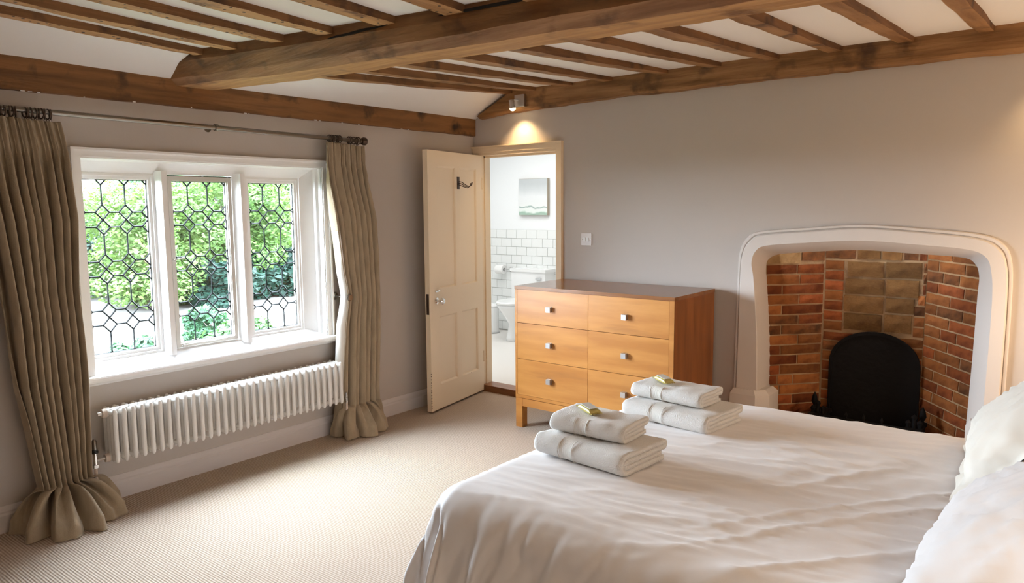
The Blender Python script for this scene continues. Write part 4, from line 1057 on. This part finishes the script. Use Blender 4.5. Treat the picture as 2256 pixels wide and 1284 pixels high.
# pillows
def pillow(loc, rot, W, H, T, label, m, seed, fl=0.05):
    o = empty('pillow', loc, label, 'pillow'); o.rotation_euler = rot
    N_, Mn = 44, 36
    for nm, sgn in (('pillow_front', 1), ('pillow_back', -1)):
        rws = []
        for j in range(Mn+1):
            v = -1 + 2*j/Mn; rw = []
            for i in range(N_+1):
                u = -1 + 2*i/N_
                ub, vb = 1-fl*2/W, 1-fl*2/H
                a_ = max(0, 1-(abs(u)/ub)**3.0); b_2 = max(0, 1-(abs(v)/vb)**2.6)
                t = T/2*(a_*b_2)**0.55
                x = u*W/2*(1-0.05*(1-v*v)*abs(u)**3); z = v*H/2*(1-0.06*(1-u*u)*abs(v)**3)
                crs = 0.012*ridge(x*1.3, z*1.3, 1.2+seed, seed, 2.0)*min(1, t/0.03)
                fr_ = 0.014*nz(u*5+seed, v*5, seed)*(1 if t < 0.02 else 0.35)
                rw.append((x, -(sgn*(t+crs)+fr_ + 0.002*sgn), z + 0.01*nz(u*3, v*3+seed)))
            rws.append(rw)
        bm = NB(); grid(bm, rws); mk(nm, bm, m, o, smooth=True)
    return o
# local axes: x = width (along bed's width), z = height, -y = face. Face looks towards the foot and up.
def prot(lean, tw=0.0):  # face (-y) points to -x world, tilted upward by lean
    return (Matrix.Rotation(-PI/2+tw, 3, 'Z') @ Matrix.Rotation(-lean, 3, 'X')).to_euler()
pillow((3.83, -1.66, 0.79), prot(0.86, 0.06), 0.76, 0.52, 0.20, 'cream pillow at the fireplace end of the bed', m_pcream, 1.0)
pillow((3.86, -2.53, 0.765), prot(0.98, -0.04), 0.90, 0.54, 0.18, 'white bordered pillow nearest the camera, leaning at the bed head', m_cotton, 4.0)

# ================================================================== TOWELS
def towel(name, loc, rz, Lx, Wy, t, label, grp, seed, band=(0.30, 0.46), bend=None):
    o = empty(name, loc, label, 'towel', grp, rz=rz)
    H = 4*t; hw = 0.47*t
    cl = []
    R0 = 1.5*t
    def add(p): cl.append(Vector((p[0], p[1])))
    nst = 9
    for k in range(nst): add((Wy-0.012 - (Wy-0.012-R0)*k/nst, 0.5*t))
    for k in range(11): a_ = -PI/2 - PI*k/10; add((R0 + R0*math.cos(a_), 2*t + R0*math.sin(a_)))
    for k in range(1, nst): add((R0 + (Wy-0.5*t-R0)*k/nst, 3.5*t))
    for k in range(7): a_ = PI/2 - PI*k/6; add((Wy-0.5*t + 0.5*t*math.cos(a_), 3.0*t + 0.5*t*math.sin(a_)))
    for k in range(1, nst): add((Wy-0.5*t - (Wy-2.0*t)*k/nst, 2.5*t))
    for k in range(7): a_ = PI/2 + PI*k/6; add((1.5*t + 0.5*t*math.cos(a_), 2.0*t + 0.5*t*math.sin(a_)))
    for k in range(1, nst+1): add((1.5*t + (Wy-0.03-1.5*t)*k/nst, 1.5*t))
    lo, hi = [], []
    for i, p in enumerate(cl):
        tv = (cl[min(i+1, len(cl)-1)]-cl[max(i-1, 0)]).normalized(); nv = Vector((-tv.y, tv.x))
        hi.append(p+nv*hw); lo.append(p-nv*hw)
    sec = hi + lo[::-1]
    n1 = len(hi); nc = len(sec)
    xs_ = []; NXT = 46
    rws = []
    for i in range(NXT+1):
        e = i/NXT; x = -Lx/2 + Lx*e
        endf = min(e, 1-e)*Lx; shr = (1-min(1, endf/0.012))
        inb = band[0] < e < band[1]
        rw = []
        for k, p in enumerate(sec):
            q = p.copy()
            cen = Vector((Wy/2, 2*t)); 
            q = q + (cen-q)*0.03*shr
            if inb: q = q + (cen-q).normalized()*0.0016*smooth(min(e-band[0], band[1]-e)/0.02)
            yy, zz = q
            w1 = 0.0075*nz(x*9+seed, yy*9, zz*20) + 0.003*nz(x*22, yy*18, seed)
            zz2 = zz + w1*(zz/H) + (bend(e, yy/Wy, zz/H) if bend else 0)
            xx = x + 0.004*nz(yy*15, zz*30+seed, 1 if e > .5 else 2)*(1 if endf < 0.02 else 0.2)
            rw.append((xx, yy-Wy/2 + 0.003*nz(x*7, zz*12, seed+3), zz2))
        rws.append(rw)
    bm = NB()
    vs = grid(bm, rws, close=True, mfun=lambda i, j: 1 if band[0] < (i+0.5)/NXT < band[1] else 0)
    for row_ in (vs[0], vs[-1]):
        for k in range(n1-1):
            bm.faces.new((row_[k], row_[k+1], row_[nc-2-k], row_[nc-1-k]))
    mk('towel_body', bm, [m_towel, m_dobby], o, smooth=True)
    bm = NB()                                           # raised seams of the woven border
    for e in band:
        x = -Lx/2 + Lx*e
        tube(bm, [(x, (R0 + (R0+0.0015+hw)*math.cos(a_))-Wy/2, 2*t + (R0+hw+0.0015)*math.sin(a_)) for a_ in [-PI/2 - PI*k/10 for k in range(11)]] , 0.0014, 6)
    mk('border_seam', bm, m_towel, o, smooth=True)
    return o
def packet(loc, rz, label, seed, tilt=(0, 0)):
    o = empty('wrapped_biscuit', loc, label, 'packet'); o.rotation_euler = (tilt[0], tilt[1], rz); o.scale = (1.35, 1.35, 1.75)
    rws = []
    for i in range(15):
        u = -1+2*i/14; rw = []
        for k in range(14):
            a_ = k*2*PI/14; pr = max(0.08, (1-abs(u)**6))
            yy = 0.017*math.copysign(abs(math.cos(a_))**0.6, math.cos(a_)); zz = 0.0065*pr*math.copysign(abs(math.sin(a_))**0.7, math.sin(a_))
            rw.append((u*0.035, yy, 0.007+zz + 0.0008*nz(u*6+seed, a_)))
        rws.append(rw)
    bm = NB(); vs = grid(bm, rws, close=True); bm.faces.new(vs[0]); bm.faces.new(vs[-1]); mk('wrapper', bm, m_gold, o, smooth=True)
    for s in (-1, 1):
        bm = NB(); grid(bm, [[(s*(0.033+0.011*q), -0.019+0.0038*k, 0.006+0.0012*(k % 2)) for k in range(11)] for q in (0, 1)])
        mk('crimped_end', bm, m_gold, o)
    bm = NB(); box(bm, (-0.027, -0.013, 0.0136), (0.025, 0.013, 0.0146)); mk('card_label', bm, m_cello, o)
S1 = Vector((2.60, -2.31)); z1 = duvet_z(S1.x, S1.y) + 0.004
towel('bath_towel', (2.60, -2.31, z1), -0.10, 0.385, 0.27, 0.0185, 'thick folded white bath towel under the hand towel, nearer stack', 'bath towels on the bed', 2.0)
towel('hand_towel', (2.575, -2.275, z1+0.0765), 0.02, 0.30, 0.19, 0.0155, 'folded white hand towel on top of the nearer stack', 'hand towels on the bed', 5.0, (0.34, 0.52))
packet((2.53, -2.27, z1+0.139), -0.5, 'gold-wrapped biscuit on the nearer towel stack', 1, (0.0, 0.05))
S2 = Vector((2.63, -1.68)); z2 = duvet_z(S2.x, S2.y) + 0.004
towel('bath_towel', (2.63, -1.70, z2), -0.13, 0.40, 0.29, 0.0175, 'thick folded white bath towel under the hand towel, stack nearer the chest', 'bath towels on the bed', 9.0, (0.34, 0.5))
towel('hand_towel', (2.585, -1.66, z2+0.0725), -0.10, 0.33, 0.19, 0.0145, 'folded white hand towel on top of the stack nearer the chest', 'hand towels on the bed', 12.0, (0.30, 0.46))
packet((2.52, -1.65, z2+0.131), -0.55, 'gold-wrapped biscuit on the towel stack nearer the chest', 4, (0.0, 0.05))

# ================================================================== GARDEN
GZ = -2.6
bm = NB(); box(bm, (-120, -60, GZ-0.3), (-0.6, 90, GZ)); mk('ground', bm, m_grass)['kind'] = 'structure'
bm = NB(); rws = []
for i in range(41):
    t = i/40; y = -10 + 50*t; xc = -19.5 - 2.5*math.sin(t*2.2) - 0.05*y
    rws.append([(xc-4.5, y, GZ+0.02), (xc+5.0, y, GZ+0.02)])
grid(bm, rws); o = mk('ground_gravel', bm, m_gravel); o['kind'] = 'structure'
bm = NB(); grid(bm, [[(x, -4.504+0.33*(3.93-x), GZ+0.03), (x, -4.504+sl*(3.93-x), GZ+0.03)] for x, sl in ((-22, .50), (-27, .49), (-31, .47), (-36, .45))]); mk('ground_gravel', bm, m_gravel)['kind'] = 'structure'
def tree(name, base, h, spread, nl, m, label, cat, grp, seed, trunk=True, low=0.15, size=0.16, ncl=60):
    rnd = random.Random(seed)
    root = empty(name, (base[0], base[1], GZ), label, cat, grp)
    cl = []
    for k in range(ncl):
        t = rnd.random(); zz = h*(low + (1-low)*t); rr = spread*math.sqrt(max(0.05, math.sin(PI*min(0.97, 0.12+0.8*t))))
        a_ = rnd.random()*2*PI; q = math.sqrt(rnd.random())
        cl.append((rr*q*math.cos(a_), rr*q*math.sin(a_), zz, spread*rnd.uniform(0.16, 0.34)))
    verts, faces = [], []
    for k in range(nl):
        c = cl[rnd.randrange(ncl)]
        dv_ = Vector((rnd.gauss(0, 1), rnd.gauss(0, 1), rnd.gauss(0, 0.7))).normalized()*c[3]*rnd.uniform(0.75, 1.05)
        p = Vector(c[:3]) + dv_
        a1 = Vector((rnd.gauss(0, 1), rnd.gauss(0, 1), rnd.gauss(0, 0.5))).normalized(); nn = (dv_.normalized()+Vector((0, 0, 0.6))).normalized()
        a2_ = nn.cross(a1); 
        if a2_.length < 0.05: continue
        a2_.normalize(); s = size*rnd.uniform(0.6, 1.3); b0 = len(verts)
        verts += [tuple(p-a1*s), tuple(p+a2_*s*0.5), tuple(p+a1*s), tuple(p-a2_*s*0.5)]; faces.append((b0, b0+1, b0+2, b0+3))
    me = bpy.data.meshes.new('foliage'); me.from_pydata(verts, [], faces); me.materials.append(m)
    fo = link('foliage', me, root); fo['kind'] = 'stuff'
    if trunk:
        bm = NB(); tube(bm, [(0, 0, 0), (0.1, 0.05, h*0.25), (-0.05, 0.1, h*0.55), (0, 0, h*0.8)], [spread*.07, spread*.055, spread*.035, spread*.012], 8)
        for k in range(5):
            a_ = k*1.3; tube(bm, [(0, 0, h*(.25+.08*k)), (spread*.4*math.cos(a_), spread*.4*math.sin(a_), h*(.42+.09*k))], [spread*.03, spread*.01], 6)
        mk('trunk', bm, m_bark, root, smooth=True)
# seen through the window: y = -4.5 + slope*(3.93 - x), slope 0.40 (outer light) .. 0.75 (light by the door)
def gp(x, slope): return (x, -4.504 + slope*(3.932-x))
T = [('tree', gp(-34, 0.475), 5.2, 3.4, 9000, 0, 'soft green tree standing behind the light green round one'),
     ('tree', gp(-27, 0.470), 4.9, 2.8, 11000, 1, 'light green round tree seen through the outer window light'),
     ('tree', gp(-33, 0.41), 3.6, 2.4, 6000, 2, 'low dark blue-green tree seen behind the lawn in the outer window light'),
     ('tree', gp(-36, 0.545), 9.0, 4.0, 12000, 3, 'tall mid-green tree filling the left of the casement light'),
     ('tree', gp(-28, 0.60), 7.5, 3.0, 12000, 1, 'bright yellow-green tree in the middle of the casement light'),
     ('tree', gp(-40, 0.64), 10.0, 4.6, 12000, 0, 'tall tree behind the lawn between the casement and the last light'),
     ('tree', gp(-31, 0.685), 7.0, 3.0, 11000, 1, 'bright leafy tree over the lawn in the light nearest the door'),
     ('tree', gp(-36, 0.75), 9.0, 4.2, 11000, 3, 'deep green tree at the edge of the light nearest the door'),
     ('tree', gp(-44, 0.70), 12.0, 5.5, 11000, 0, 'tallest tree at the back of the garden'),
     ('tree', gp(-45, 0.50), 6.2, 4.5, 9000, 0, 'wide far tree between the outer light and the casement')]
for i, (nm, b, h, s, nl, mi, lab) in enumerate(T):
    tree(nm, b, h, s, int(nl*2.2), m_leaf[mi], lab, 'tree', 'trees across the lawn', 100+i, low=0.12, size=0.125 if s > 3.5 else 0.105, ncl=110)
H_ = [(gp(-25.5, 0.575), 1.75, 1.5, 2, 'dark hedge bush at the foot of the trees, casement light'), (gp(-26.5, 0.645), 1.9, 1.6, 2, 'dark hedge bush at the foot of the trees between two lights'),
      (gp(-26.5, 0.725), 1.9, 1.7, 2, 'dark hedge bush at the foot of the trees by the last light'), (gp(-13.0, 0.455), 1.15, 0.7, 3, 'low green shrub close under the outer window light'),
      (gp(-12.5, 0.51), 0.8, 0.6, 3, 'small shrub near the stone wall'), (gp(-14.5, 0.60), 1.0, 0.9, 0, 'low leafy shrub beside the gravel under the casement'),
      (gp(-15.5, 0.555), 1.3, 0.7, 3, 'grey-green shrub beside the gravel, left of the casement'), (gp(-12.5, 0.668), 0.7, 0.4, 1, 'small bright plant low in the light nearest the door'),
      (gp(-30, 0.50), 1.8, 1.4, 3, 'rounded bush before the light green tree')]
for i, (b, h, s, mi, lab) in enumerate(H_):
    tree('shrub', b, h, s, 4200, m_leaf[mi], lab, 'shrub', 'garden shrubs', 200+i, trunk=True, low=0.05, size=0.10 if h < 1.5 else 0.17, ncl=40)
gw = empty('garden_wall', (-11.5, gp(-11.5, 0.45)[1], GZ), 'low pale dry-stone wall in the garden below the outer window light', 'wall')
rnd = random.Random(5)
gdir = Vector((0.25, 1, 0)).normalized()
for rr_ in range(3):
    u = -2.4 + rnd.uniform(0, .2)
    while u < 2.2:
        ln = rnd.uniform(0.35, 0.75); bm = NB()
        box(bm, (-0.25+0.05*rr_, 0, 0), (0.25-0.05*rr_, ln-0.03, 0.13))
        for v in bm.verts: v.co += Vector((rnd.uniform(-.02, .02), rnd.uniform(-.03, .03), rnd.uniform(-.02, .02)))
        c = gdir*u; mk('stone', bm, m_gstone, gw, loc=(c.x, c.y, rr_*0.15), rot=(0, 0, -0.245), bevel=0.015, seg=1); u += ln
